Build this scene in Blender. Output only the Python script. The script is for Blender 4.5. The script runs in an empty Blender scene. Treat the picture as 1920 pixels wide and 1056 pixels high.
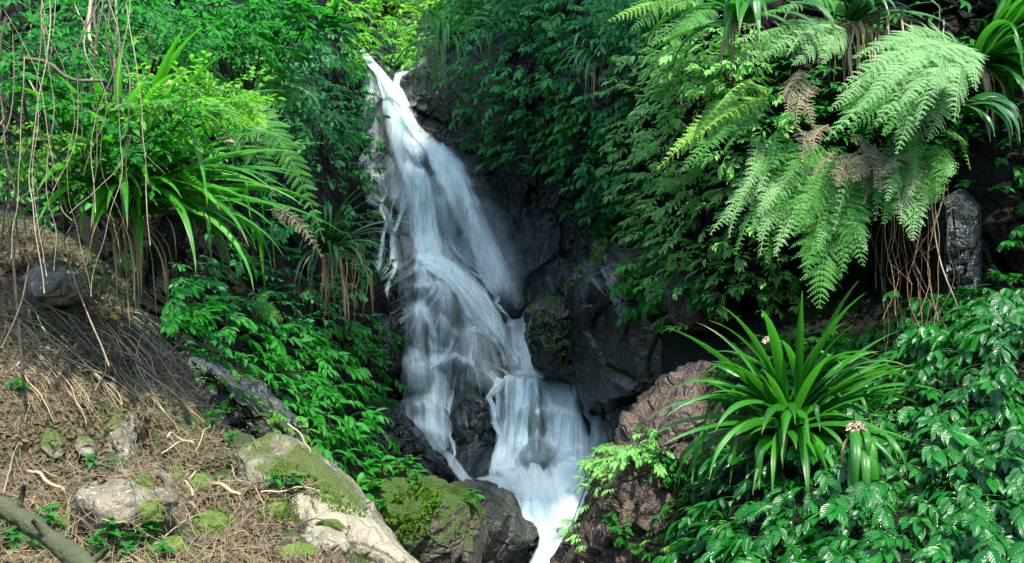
import bpy, bmesh, math, random
import numpy as np
from mathutils import Vector, Matrix
from mathutils.bvhtree import BVHTree
random.seed(7); RNG = np.random.default_rng(7)
S = bpy.context.scene; COL = S.collection
T = 0.45; CZ = 4.0                      # half-width tangent and height of the camera
def P(px, py, Y):
    px = np.asarray(px, float); py = np.asarray(py, float); Y = np.asarray(Y, float)
    k = T/960.0
    return np.stack(np.broadcast_arrays((px-960)*k*Y, Y, CZ-(py-528)*k*Y), -1)
def V3(p): return Vector((float(p[0]), float(p[1]), float(p[2])))
def unproj(p):
    return 960+p[...,0]/p[...,1]*960/T, 528-(p[...,2]-CZ)/p[...,1]*960/T

# ---------------------------------------------------------------- noise
def _h(ix, iy, iz, seed):
    with np.errstate(over='ignore'):
        h = (ix.astype(np.uint32)*np.uint32(374761393) + iy.astype(np.uint32)*np.uint32(668265263)
             + iz.astype(np.uint32)*np.uint32(2147483647) + np.uint32((seed*1274126177) & 0xffffffff))
        h ^= h >> np.uint32(13); h = h*np.uint32(1274126177); h ^= h >> np.uint32(16)
        h = h*np.uint32(2246822519); h ^= h >> np.uint32(13)
    return h.astype(np.float64)/4294967295.0
def vnoise(p, seed=0):
    p = np.asarray(p, float); i = np.floor(p).astype(np.int64); f = p-i; u = f*f*f*(f*(f*6-15)+10)
    r = 0
    for dx in (0, 1):
        wx = u[..., 0] if dx else 1-u[..., 0]
        for dy in (0, 1):
            wy = u[..., 1] if dy else 1-u[..., 1]
            for dz in (0, 1):
                wz = u[..., 2] if dz else 1-u[..., 2]
                r = r + wx*wy*wz*_h(i[..., 0]+dx, i[..., 1]+dy, i[..., 2]+dz, seed)
    return r*2-1
def fbm(p, octv=4, seed=0, gain=.5):
    r = 0; a = 1.0; p = np.asarray(p, float)
    for k in range(octv):
        r = r + a*vnoise(p, seed+k*17); p = p*2.03+3.1; a *= gain
    return r
def facets(p, seed=0, tilt=1.0):
    """blocky fractured rock: each Voronoi cell is a tilted plane; returns the displacement and the distance to the crack"""
    i = np.floor(p).astype(np.int64); n = p.shape[:-1]
    d1 = np.full(n, 9.0); d2 = np.full(n, 9.0); val = np.zeros(n)
    for dx in (-1, 0, 1):
        for dy in (-1, 0, 1):
            for dz in (-1, 0, 1):
                c = [i[..., 0]+dx, i[..., 1]+dy, i[..., 2]+dz]
                q = np.stack([c[k]+_h(c[0], c[1], c[2], seed+k) for k in range(3)], -1)
                dv = p-q; d = np.sqrt((dv**2).sum(-1))
                t = np.stack([_h(c[0], c[1], c[2], seed+10+k)-.5 for k in range(3)], -1)
                v = (dv*t).sum(-1)*tilt*2 + (_h(c[0], c[1], c[2], seed+20)-.5)
                near = d < d1
                d2 = np.where(near, d1, np.minimum(d2, d)); val = np.where(near, v, val); d1 = np.where(near, d, d1)
    return val, d2-d1
def sst(a, b, x):
    t = np.clip((x-a)/(b-a), 0, 1); return t*t*(3-2*t)
def rock_disp(p, s=1.0, amp=1.0, seed=0):
    w = np.stack([fbm(p*1.1/s+11, 2, seed+1), fbm(p*1.1/s+31, 2, seed+2), fbm(p*1.1/s+51, 2, seed+3)], -1)*.22*s
    q = (p+w)*np.array([1, 1, .75])
    a, e1 = facets(q/s, seed+4); b, e2 = facets(q/(s*.36)+7, seed+5); 
    d = .42*a*s*.5 + .16*b*s*.5
    d -= .10*s*(1-sst(0, .10, e1)) + .03*s*(1-sst(0, .09, e2))
    d += .06*s*fbm(p*3/s, 3, seed+9) + .012*fbm(p*16, 3, seed+12)
    return d*amp
class RBF:
    def __init__(s, pts):
        a = np.array(pts, float); s.x = a[:, :2]/300.0; n = len(a)
        K = s.k(s.x, s.x)+np.eye(n)*1e-3; Q = np.c_[np.ones(n), s.x]
        M = np.block([[K, Q], [Q.T, np.zeros((3, 3))]]); s.w = np.linalg.solve(M, np.r_[a[:, 2], 0, 0, 0])
    def k(s, a, b):
        d = np.sqrt(((a[:, None]-b[None])**2).sum(-1))+1e-9; return d*d*np.log(d)
    def __call__(s, px, py):
        sh = np.broadcast(px, py).shape; q = np.stack(np.broadcast_arrays(px, py), -1).reshape(-1, 2)/300.0
        out = np.empty(len(q))
        for i in range(0, len(q), 40000):
            z = q[i:i+40000]; out[i:i+40000] = s.k(z, s.x)@s.w[:-3]+np.c_[np.ones(len(z)), z]@s.w[-3:]
        return out.reshape(sh)
def blur(a, n, ax):
    k = np.hanning(2*n+3)[1:-1]; k /= k.sum(); pad = [(0, 0)]*a.ndim; pad[ax] = (n, n); b = np.pad(a, pad, mode='edge')
    return sum(k[j]*np.take(b, range(j, j+a.shape[ax]), axis=ax) for j in range(len(k)))

# ---------------------------------------------------------------- objects
def tag(o, label=None, cat=None, group=None, kind=None):
    if label: o['label'] = label
    if cat: o['category'] = cat
    if group: o['group'] = group
    if kind: o['kind'] = kind
    return o
def empty(name, loc, label=None, cat=None, group=None, kind=None):
    o = bpy.data.objects.new(name, None); COL.objects.link(o); o.location = V3(loc); o.empty_display_size = .1
    return tag(o, label, cat, group, kind)
def mesh(name, V, F, mat=None, uv=None, attrs=None, smooth=True):
    V = np.asarray(V, np.float32); F = np.asarray(F, np.int32); me = bpy.data.meshes.new(name); k = F.shape[1]
    me.vertices.add(len(V)); me.vertices.foreach_set('co', V.ravel())
    me.loops.add(F.size); me.loops.foreach_set('vertex_index', F.ravel())
    me.polygons.add(len(F)); me.polygons.foreach_set('loop_start', np.arange(0, F.size, k, dtype=np.int32))
    me.polygons.foreach_set('loop_total', np.full(len(F), k, np.int32))
    me.polygons.foreach_set('use_smooth', np.full(len(F), smooth))
    if uv is not None:
        l = me.uv_layers.new(name='UVMap'); l.data.foreach_set('uv', np.asarray(uv, np.float32)[F.ravel()].ravel())
    for nm, a in (attrs or {}).items():
        at = me.attributes.new(nm, 'FLOAT', 'POINT'); at.data.foreach_set('value', np.asarray(a, np.float32))
    me.update(calc_edges=True)
    if mat: me.materials.append(mat)
    return me
def link(name, me, parent=None, loc=None):
    o = bpy.data.objects.new(name, me); COL.objects.link(o)
    if parent: o.parent = parent
    elif loc is not None: o.location = V3(loc)
    return o
def mobj(name, g, mat, parent=None, smooth=True):
    """one mesh object from a Geo in world space, below PARENT (an Empty without rotation) or at top level with its own origin"""
    V, F, uv, tint = g.get(); base = np.array(parent.location) if parent else np.array([V[:, 0].mean(), V[:, 1].mean(), V[:, 2].min()])
    return link(name, mesh(name, V-base, F, mat, uv, {'tint': tint}, smooth), parent, base)
class Geo:
    def __init__(s): s.V = []; s.F = []; s.U = []; s.T = []; s.n = 0
    def add(s, V, F, U=None, tint=.5):
        V = np.asarray(V, float); F = np.asarray(F, int)
        if F.shape[1] == 4: F = np.r_[F[:, [0, 1, 2]], F[:, [0, 2, 3]]]
        s.V.append(V); s.F.append(F+s.n); s.n += len(V)
        s.U.append(np.zeros((len(V), 2)) if U is None else np.asarray(U, float)); s.T.append(np.broadcast_to(np.asarray(tint, float), (len(V),)))
        return s
    def get(s): return np.concatenate(s.V), np.concatenate(s.F), np.concatenate(s.U), np.concatenate(s.T)
def gridF(nr, nc):
    i = np.arange(nr-1)[:, None]*nc+np.arange(nc-1)[None]; i = i.ravel()
    return np.stack([i, i+nc, i+nc+1, i+1], -1)
def tube(pts, rad, sides=5, tint=.5):
    pts = np.asarray(pts, float); n = len(pts); rad = np.broadcast_to(np.asarray(rad, float), (n,))
    t = np.gradient(pts, axis=0); t /= np.linalg.norm(t, axis=1)[:, None]+1e-9
    ref = np.where(np.abs(t[:, 2:3]) > .9, np.array([[1., 0, 0]]), np.array([[0, 0, 1.]]))
    a = np.cross(t, ref); a /= np.linalg.norm(a, axis=1)[:, None]+1e-9
    for i in range(1, n):
        a[i] = a[i-1]-t[i]*np.dot(a[i-1], t[i]); a[i] /= np.linalg.norm(a[i])+1e-9
    b = np.cross(t, a); th = np.arange(sides)*2*math.pi/sides
    V = pts[:, None]+rad[:, None, None]*(a[:, None]*np.cos(th)[None, :, None]+b[:, None]*np.sin(th)[None, :, None])
    F = []
    for i in range(n-1):
        for j in range(sides):
            F.append((i*sides+j, (i+1)*sides+j, (i+1)*sides+(j+1) % sides, i*sides+(j+1) % sides))
    U = np.stack(np.broadcast_arrays(np.arange(sides)[None]/sides, np.linspace(0, 1, n)[:, None]), -1).reshape(-1, 2)
    V = V.reshape(-1, 3); m = len(V); V = np.r_[V, pts[:1], pts[-1:]]; U = np.r_[U, [[0, 0], [0, 1]]]
    caps = [(m, (j+1) % sides, j) for j in range(sides)]+[(m+1, (n-1)*sides+j, (n-1)*sides+(j+1) % sides) for j in range(sides)]
    F = np.asarray(F); F3 = np.r_[F[:, [0, 1, 2]], F[:, [0, 2, 3]], np.array(caps)]
    return V, F3, U, tint
def spline(pts, n):
    p = np.asarray(pts, float); m = len(p)
    if m == 2: return p[0]+(p[1]-p[0])*np.linspace(0, 1, n)[:, None]
    q = np.r_[[2*p[0]-p[1]], p, [2*p[-1]-p[-2]]]; u = np.linspace(0, m-1-1e-9, n); i = u.astype(int); f = (u-i)[:, None]
    a, b, c, d = q[i], q[i+1], q[i+2], q[i+3]
    return .5*(2*b+(c-a)*f+(2*a-5*b+4*c-d)*f**2+(3*b-a-3*c+d)*f**3)
def inside(px, py, poly):
    poly = np.asarray(poly, float); r = np.zeros(np.shape(px), bool); n = len(poly); j = n-1
    for i in range(n):
        xi, yi = poly[i]; xj, yj = poly[j]
        c = ((yi > py) != (yj > py)) & (px < (xj-xi)*(py-yi)/(yj-yi+1e-12)+xi); r ^= c; j = i
    return r

# ---------------------------------------------------------------- materials
def nt(name):
    m = bpy.data.materials.new(name); m.use_nodes = True; t = m.node_tree; t.nodes.clear(); return m, t
class N:
    def __init__(s, t): s.t = t
    def __call__(s, typ, ins=None, **kw):
        n = s.t.nodes.new('ShaderNode'+typ)
        for k, v in kw.items(): setattr(n, k, v)
        for k, v in (ins or {}).items():
            if isinstance(v, bpy.types.NodeSocket): s.t.links.new(v, n.inputs[k])
            else: n.inputs[k].default_value = v
        return n
    def math(s, op, a, b=0.0, clamp=False):
        n = s('Math', {0: a, 1: b}, operation=op); n.use_clamp = clamp; return n.outputs[0]
    def mix(s, f, a, b):
        n = s('Mix', data_type='RGBA')
        for k, v in ((0, f), (6, a), (7, b)):
            if isinstance(v, bpy.types.NodeSocket): s.t.links.new(v, n.inputs[k])
            else: n.inputs[k].default_value = v if k == 0 else (*v, 1)[:4]
        return n.outputs[2]
    def ramp(s, f, a, b):
        n = s('MapRange', {0: f, 1: a, 2: b}); n.interpolation_type = 'SMOOTHSTEP'; return n.outputs[0]
    def noise(s, sc, det=4, rough=.55, vec=None):
        i = {'Scale': sc, 'Detail': det, 'Roughness': rough}
        if vec is not None: i['Vector'] = vec
        return s('TexNoise', i).outputs[0]
def attr(n, name): return n('Attribute', attribute_name=name).outputs['Fac']
def rock_mat(name, dark, light, moss=None, moss_amt=.5, rough=(.25, .6), bump=.35, speck=None, scale=1.0, litter=None, up_bias=.5, crack=.25, spec=.5):
    m, t = nt(name); n = N(t); pos = n('NewGeometry').outputs['Position']; nz = n('SeparateXYZ', {0: n('NewGeometry').outputs['Normal']}).outputs[2]
    big = n.noise(.9*scale, 4, .6, pos); mid = n.noise(5*scale, 6, .65, pos); fine = n.noise(38*scale, 4, .6, pos)
    c = n.mix(n.ramp(n.math('ADD', n.math('MULTIPLY', big, .5), n.math('MULTIPLY', mid, .5)), .36, .64), dark, light)
    if speck: c = n.mix(n.ramp(n.noise(70*scale, 3, .6, pos), .58, .68), c, speck)
    vw = n('VectorMath', {0: pos, 1: n('VectorMath', {0: n('TexNoise', {'Scale': 3.0, 'Detail': 3.0, 'Vector': pos}).outputs[1], 1: (.35, .35, .35)}, operation='MULTIPLY').outputs[0]}, operation='ADD').outputs[0]
    cr = n.ramp(n('TexVoronoi', {'Scale': 3.2*scale, 'Vector': vw}, feature='DISTANCE_TO_EDGE').outputs['Distance'], 0.0, .06)
    h = n.math('ADD', n.math('ADD', n.math('MULTIPLY', mid, .9), n.math('MULTIPLY', fine, .35)), n.math('MULTIPLY', cr, crack))
    r = n.math('ADD', n.math('MULTIPLY', n.ramp(mid, .35, .7), rough[1]-rough[0]), rough[0])
    if litter:
        f = n.ramp(n.math('ADD', n.noise(2.3, 5, .6, pos), n.math('MULTIPLY', n.noise(17, 3, .6, pos), .25)), .52, .66)
        c = n.mix(f, c, n.mix(fine, litter, tuple(x*1.8 for x in litter))); r = n.math('MAXIMUM', r, n.math('MULTIPLY', f, .8))
    if moss:
        a = n.math('ADD', n.math('ADD', n.noise(1.3*scale, 5, .65, pos), n.math('MULTIPLY', n.noise(11*scale, 4, .6, pos), .28)), n.math('MULTIPLY', nz, .22*up_bias*2))
        f = n.ramp(a, 1.02-.5*moss_amt, 1.14-.5*moss_amt)
        mc = n.mix(n.noise(55, 3, .7, pos), tuple(x*.45 for x in moss), tuple(x*1.35 for x in moss))
        c = n.mix(f, c, mc); r = n.math('MAXIMUM', r, n.math('MULTIPLY', f, .95)); h = n.math('ADD', h, n.math('MULTIPLY', n.math('MULTIPLY', f, n.noise(60, 3, .7, pos)), .9))
    b = n('Bump', {'Strength': bump*2, 'Distance': .06, 'Height': h})
    p = n('BsdfPrincipled', {'Base Color': c, 'Roughness': r, 'Normal': b.outputs[0]}); p.inputs['Specular IOR Level'].default_value = spec
    o = n('OutputMaterial', {0: p.outputs[0]}); return m
def leaf_mat(name, lo, hi, rough=.36, trans=.35, veins=True, spec=.5, tcol=None, tips=False):
    m, t = nt(name); n = N(t); tint = attr(n, 'tint'); uv = n('UVMap').outputs[0]; xy = n('SeparateXYZ', {0: uv})
    rnd = n('ObjectInfo').outputs['Random']; f = n.math('ADD', n.math('MULTIPLY', tint, .8), n.math('MULTIPLY', rnd, .2))
    pos = n('NewGeometry').outputs['Position']; f = n.math('ADD', f, n.math('MULTIPLY', n.math('SUBTRACT', n.noise(2.2, 3, .6, pos), .5), .5), True)
    c = n.mix(f, lo, hi); ins = {'Roughness': rough}
    if veins:
        ax = n.math('ABSOLUTE', n.math('SUBTRACT', xy.outputs[0], .5)); mid = n.math('SUBTRACT', 1.0, n.ramp(ax, .0, .05))
        w = n.math('SINE', n.math('MULTIPLY', n.math('SUBTRACT', xy.outputs[1], n.math('MULTIPLY', ax, .55)), 46.0))
        hgt = n.math('ADD', n.math('MULTIPLY', w, .5), n.math('MULTIPLY', mid, -1.2)); ins['Normal'] = n('Bump', {'Strength': .55, 'Distance': .004, 'Height': hgt}).outputs[0]
        c = n.mix(n.math('MULTIPLY', mid, .45), c, tuple(min(1, x*2.2+.02) for x in hi))
    else:
        w = n.math('SINE', n.math('MULTIPLY', xy.outputs[0], 60.0)); ins['Normal'] = n('Bump', {'Strength': .3, 'Distance': .004, 'Height': w}).outputs[0]
    if tips:
        c = n.mix(n.math('MULTIPLY', n.ramp(n.math('ADD', xy.outputs[1], n.math('MULTIPLY', n.noise(7, 3, .6, pos), .22)), 1.03, 1.10), .7), c, (.22, .14, .06)); c = n.mix(n.math('MULTIPLY', n.ramp(n.noise(1.0, 3, .6, n('VectorMath', {0: uv, 1: (26, 2, 1)}, operation='MULTIPLY').outputs[0]), .5, .75), .35), c, tuple(x*.45 for x in lo))
    blot = n.ramp(n.noise(21, 2, .5, pos), .66, .74); c = n.mix(n.math('MULTIPLY', blot, .35), c, (.10, .11, .02))
    p = n('BsdfPrincipled', {'Base Color': c, **ins}); p.inputs['Specular IOR Level'].default_value = spec
    tc = n.mix(.75, c, tcol or tuple(min(1, x*1.9) for x in hi)); tr = n('BsdfTranslucent', {'Color': tc})
    s = n('MixShader', {0: trans, 1: p.outputs[0], 2: tr.outputs[0]}); n('OutputMaterial', {0: s.outputs[0]}); return m
def plain_mat(name, a, b, rough=.7, sc=8.0, bump=.2, stretch=None):
    m, t = nt(name); n = N(t); pos = n('NewGeometry').outputs['Position']; tint = attr(n, 'tint')
    f = n.math('ADD', n.math('MULTIPLY', n.noise(sc, 4, .6, pos), .6), n.math('MULTIPLY', tint, .6)); c = n.mix(n.ramp(f, .3, .9), a, b)
    bp = n('Bump', {'Strength': bump*2, 'Distance': .01, 'Height': n.noise(sc*6, 3, .6, pos)})
    p = n('BsdfPrincipled', {'Base Color': c, 'Roughness': rough, 'Normal': bp.outputs[0]}); n('OutputMaterial', {0: p.outputs[0]}); return m
def water_mat(name, across=26.0, along=1.1, base=.3, contrast=1.0):
    """falling water: broken white strands, clear between them; 'tint' is how much water runs there"""
    m, t = nt(name); n = N(t); d = attr(n, 'tint'); uv = n('UVMap').outputs[0]
    def st(a, l, det): return n.noise(1.0, det, .6, n('VectorMath', {0: uv, 1: (a, l, 1)}, operation='MULTIPLY').outputs[0])
    s = n.math('ADD', n.math('MULTIPLY', st(across, along, 3), .6), n.math('MULTIPLY', st(across*.3, along*.6, 2), .4))
    k = n.ramp(s, .5-.30*(1/contrast), .5+.26*(1/contrast)); k = n.math('ADD', n.math('MULTIPLY', k, 1-base), base)
    a = n.math('MULTIPLY', k, d); a = n.math('SUBTRACT', 1.0, n.math('POWER', 2.718, n.math('MULTIPLY', a, -1.15)), True)
    df = n('BsdfDiffuse', {'Color': (.80, .94, .92, 1)}); tl = n('BsdfTranslucent', {'Color': (.80, .94, .92, 1)})
    mx = n('MixShader', {0: .42, 1: df.outputs[0], 2: tl.outputs[0]}); tp = n('BsdfTransparent')
    o = n('MixShader', {0: a, 1: tp.outputs[0], 2: mx.outputs[0]}); n('OutputMaterial', {0: o.outputs[0]}); return m
M = {}
M['basalt'] = rock_mat('wet_basalt', (.0025, .0042, .0032), (.013, .022, .017), (.007, .026, .004), .36, (.07, .36), .55, scale=.7)
M['basalt_moss'] = rock_mat('mossy_basalt', (.003, .005, .0038), (.022, .034, .025), (.014, .048, .003), .58, (.08, .36), .55, scale=.7)
M['cave'] = rock_mat('earth_painted_shade', (.0022, .0025, .0015), (.010, .0095, .006), (.006, .024, .003), .42, (.6, .9), .5, spec=.12)  # near-black colour and weak gloss paint in the shade of the recesses
M['red'] = rock_mat('red_brown_rock', (.018, .012, .007), (.090, .062, .038), (.025, .07, .005), .34, (.25, .6), .7, speck=(.20, .14, .12))
M['grey'] = rock_mat('dark_grey_rock', (.008, .009, .007), (.042, .046, .036), (.03, .055, .006), .40, (.3, .65), .45, speck=(.2, .2, .2))
M['wetslab'] = rock_mat('wet_grey_slab', (.005, .0065, .006), (.040, .049, .043), (.020, .070, .003), .56, (.08, .38), .42, crack=.12, scale=.55)
M['beige'] = rock_mat('lichen_rock', (.060, .054, .033), (.215, .19, .122), (.06, .09, .006), .36, (.6, .85), .4, speck=(.30, .28, .22))
M['mossrock'] = rock_mat('moss_rock', (.018, .016, .012), (.07, .06, .042), (.055, .125, .005), .82, (.4, .75), .6)
M['litter'] = rock_mat('leaf_mould', (.015, .010, .005), (.075, .054, .028), (.045, .085, .005), .62, (.6, .9), .6, speck=(.24, .19, .13), litter=(.045, .030, .018))
M['soil'] = rock_mat('forest_soil', (.02, .014, .009), (.08, .055, .03), (.02, .05, .006), .4, (.7, .9), .4)
M['leaf_under'] = leaf_mat('underlayer_leaf', (.001, .018, .003), (.007, .085, .006), .35, .18, spec=.25)
M['leaf'] = leaf_mat('glossy_leaf', (.0015, .032, .004), (.010, .15, .008), .27, .24, spec=.48)
M['leaf_mid'] = leaf_mat('leaf_painted_shade', (.008, .080, .020), (.042, .285, .048), .34, .28, spec=.35)  # bluish green puts shade into the leaf colour
M['leaf_bright'] = leaf_mat('bright_leaf_painted_sun', (.018, .12, .008), (.11, .36, .016), .42, .42)  # bright yellow-green paints sunlight into the leaf colour
M['leaf_pale'] = leaf_mat('pale_leaf_painted_sun', (.045, .22, .025), (.25, .53, .13), .32, .32)  # albedo raised in place of sunlight on these leaves
M['leaf_far'] = leaf_mat('crown_leaf_painted_sun', (.04, .17, .010), (.22, .48, .02), .5, .45, False)  # sunshine on the far crowns is part of this bright colour
M['leaf_shrub'] = leaf_mat('shrub_leaf', (.002, .050, .007), (.024, .225, .016), .40, .38, spec=.25)
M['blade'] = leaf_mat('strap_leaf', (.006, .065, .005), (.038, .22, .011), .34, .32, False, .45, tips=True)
M['blade_dark'] = leaf_mat('strap_leaf_painted_shade', (.007, .05, .012), (.035, .17, .03), .30, .25, False, tips=True)  # darker, bluer copy of the strap leaf with shade in its colour
M['fern_pale'] = leaf_mat('pale_fern', (.055, .19, .042), (.27, .45, .19), .5, .35, False, .3)
M['fern'] = leaf_mat('fern_green', (.022, .12, .014), (.09, .30, .045), .5, .4, False, .3)
M['fern_yellow'] = leaf_mat('fern_yellow_green', (.10, .28, .02), (.28, .52, .08), .5, .4, False, .3)
M['fern_dead'] = leaf_mat('dead_fern', (.09, .078, .042), (.31, .275, .175), .8, .25, False, .2, (.4, .25, .15))
M['straw'] = leaf_mat('dry_leaf', (.20, .13, .06), (.50, .38, .20), .7, .2, False, .2, (.5, .33, .15))
M['dead'] = leaf_mat('fallen_leaf', (.028, .018, .009), (.165, .118, .062), .65, .12, False, .3, (.4, .22, .1))
M['twig'] = plain_mat('twig_bark', (.048, .036, .018), (.32, .25, .135), .75)
M['vine'] = plain_mat('vine_bark', (.07, .055, .035), (.36, .30, .21), .7)
M['root'] = plain_mat('root_bark', (.06, .035, .018), (.30, .19, .08), .7)
M['stem'] = plain_mat('green_stem', (.02, .05, .012), (.09, .14, .04), .5)
M['log'] = plain_mat('mossy_bark', (.012, .013, .007), (.05, .062, .016), .85, 9.0, .5)
M['bark'] = plain_mat('tree_bark', (.02, .016, .010), (.10, .075, .05), .85, 5.0, .5)
M['flower'] = plain_mat('dry_flower', (.30, .20, .13), (.66, .50, .36), .7)
M['moss'] = plain_mat('cushion_moss', (.022, .05, .004), (.09, .14, .010), .95, 14.0, .6)
M['straw_stem'] = plain_mat('straw_stem', (.09, .07, .04), (.36, .30, .19), .7)
M['blade_painted_lit'] = leaf_mat('strap_leaf_painted_sun', (.010, .095, .006), (.055, .29, .012), .36, .36, False, .4, tips=True)  # brighter copy of the strap leaf with sunlight in its colour
# ---------------------------------------------------------------- rock faces of the gorge, each a real surface at its own distance
PATCH = {}
def depth_patch(name, ctrl, x0, x1, y0, y1, step, mat, s=1.0, amp=1.0, seed=0, label=None, cat=None, mask=None, feature=None):
    r = RBF(ctrl); px = np.arange(x0, x1+step, step, float); py = np.arange(y0, y1+step, step, float)
    X, Yp = np.meshgrid(px, py); D = r(X, Yp)
    D = np.maximum(D, 4.0)
    if feature: D = feature(X, Yp, D)
    p = P(X, Yp, D); a = amp if mask is None else amp*mask(X, Yp)
    D = D-rock_disp(p, s, 1.0, seed)*a; p = P(X, Yp, D)
    me = mesh(name, p.reshape(-1, 3), gridF(*X.shape), mat, None, {'tint': np.full(X.size, .5)}); o = link(name, me); tag(o, label, cat, None, 'structure')
    PATCH[name] = dict(o=o, px=px, py=py, D=D, step=step, p=p); return o
def depth(name, x, y):
    q = PATCH[name]; fx = np.clip((np.asarray(x, float)-q['px'][0])/q['step'], 0, len(q['px'])-1.001); fy = np.clip((np.asarray(y, float)-q['py'][0])/q['step'], 0, len(q['py'])-1.001)
    i = fx.astype(int); j = fy.astype(int); u = fx-i; v = fy-j; D = q['D']
    return (D[j, i]*(1-u)+D[j, i+1]*u)*(1-v)+(D[j+1, i]*(1-u)+D[j+1, i+1]*u)*v
def ledge(D, X, Y, pts, drop, w=10, soft=5):
    """a step in the rock along a line of pixels: everything below it stands DROP metres nearer"""
    a = np.array(pts, float); yl = np.interp(X, a[:, 0], a[:, 1]); m = sst(a[0, 0]-w, a[0, 0]+w, X)*(1-sst(a[-1, 0]-w, a[-1, 0]+w, X))
    return D-drop*m*sst(-soft, soft, Y-yl)*np.exp(-np.maximum(Y-yl, 0)/60.0)
def fall_feature(X, Y, D):
    D = ledge(D, X, Y, [(684, 330), (716, 330)], .25, 4)
    D = ledge(D, X, Y, [(755, 318), (800, 312)], .25)
    D = ledge(D, X, Y, [(772, 480), (800, 474), (835, 482), (880, 515), (920, 555), (950, 610)], .55)
    D = ledge(D, X, Y, [(770, 505), (810, 500), (850, 520), (885, 560), (915, 600)], .3)
    D = ledge(D, X, Y, [(765, 535), (820, 528), (850, 545), (870, 590), (900, 615)], .3)
    D = ledge(D, X, Y, [(752, 580), (775, 572), (800, 580)], .35)
    D = ledge(D, X, Y, [(855, 625), (890, 612), (930, 640), (960, 690)], .4)
    D = ledge(D, X, Y, [(752, 672), (785, 668), (805, 690)], .4)
    D = ledge(D, X, Y, [(825, 680), (850, 664), (890, 680), (915, 720)], .35)
    D = ledge(D, X, Y, [(943, 712), (960, 706), (1085, 706)], .5, 6, 3)
    D = ledge(D, X, Y, [(750, 752), (790, 748), (835, 760)], .25)
    D = ledge(D, X, Y, [(1000, 770), (1050, 760), (1100, 780)], .3)
    D = ledge(D, X, Y, [(750, 800), (790, 795), (840, 812)], .25)
    for cx, cy, rx, ry, h in ((787, 293, 15, 22, .45), (845, 400, 28, 50, .25), (830, 590, 32, 60, .35), (885, 690, 48, 60, .4), (778, 630, 26, 50, .3), (778, 705, 34, 34, .35),
                              (1005, 780, 10, 80, .3), (1010, 850, 32, 30, .3), (960, 560, 30, 35, .3), (740, 300, 22, 100, .2)):
        D = D-h*np.sqrt(np.clip(1-((X-cx)/rx)**2-((Y-cy)/ry)**2, 0, 1))
    return D
A_CTRL = [(480,-120,21),(700,-120,26),(850,-120,24),(1000,-120,17),(1150,-120,14.5),(1400,-120,13),(480,60,18.5),(655,45,20.5),(700,62,19.8),(760,70,20),(820,70,18.6),(900,60,17),(1000,50,15.8),(1150,50,14.2),(1400,50,12.8),
 (600,120,18),(675,110,18.2),(705,110,18.2),(745,130,18.5),(800,150,17.8),(900,150,16.4),(1000,150,15.3),(1150,150,13.9),(1400,150,12.6),
 (600,250,17.4),(680,200,17.8),(715,200,17.6),(745,220,17.5),(800,230,17.7),(860,250,17.4),(930,250,16.5),(1000,260,15.8),(1100,260,14.6),(1250,260,13.2),(1400,260,12.8),
 (690,330,17.3),(740,330,17.2),(790,330,17.0),(830,360,17.0),(870,360,17.2),(930,350,17.0),(1000,350,16.0),(1060,350,15.4),(1150,350,14.2),(1300,350,13.4),
 (700,460,16.7),(780,460,16.6),(830,460,16.8),(880,480,16.9),(940,470,16.9),(990,460,16.2),(1050,460,15.4),(1150,440,14.8),(1300,440,13.9),
 (790,520,15.9),(860,560,15.8),(910,600,15.8),(950,640,15.6),(985,600,15.6),(780,600,15.4),(850,640,15.2),(900,670,15.1),(940,700,15.0),(760,700,15.0),(850,720,14.7),(900,740,14.5),
 (970,698,15.1),(1020,698,15.1),(1075,698,15.1),(945,730,14.4),(1010,730,14.5),(1085,730,14.5),(940,800,14.0),(1010,800,14.1),(1105,800,14.2),(920,880,13.3),(1000,870,13.4),(1115,860,13.5),
 (750,840,14.4),(800,840,14.1),(845,800,14.1),(880,800,13.9),(870,890,13.4),(690,560,16.4),(700,700,15.8),(680,850,14.7),(600,560,17),(600,800,15.5),(480,500,18),(480,900,15),
 (1000,920,12.8),(1045,960,12.3),(1030,1056,11.6),(900,940,12.6),(850,1000,11.9),(1150,960,12.2),(1250,1000,11.8),(700,1000,12.6),(600,1100,11.5),(900,1150,11),(1200,1150,10.8),(1030,1150,10.9),(1400,1100,11.5),
 (1120,560,14.6),(1250,560,13.8),(1180,700,14.2),(1300,700,13.4),(1400,560,13.2),(1300,850,12.9),(1400,850,12.5),(1180,820,13.6)]
depth_patch('cliff', A_CTRL, 480, 1400, -120, 1150, 2.2, M['basalt'], .75, 1.0, 3, 'dark wet rock wall of the gorge behind the waterfall', 'cliff',
            mask=lambda X, Y: 1.0-.55*np.exp(-((X-845)/125)**2)*(Y > 100)+.5*np.exp(-((X-1010)/60)**2-((Y-400)/130)**2), feature=fall_feature)
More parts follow.
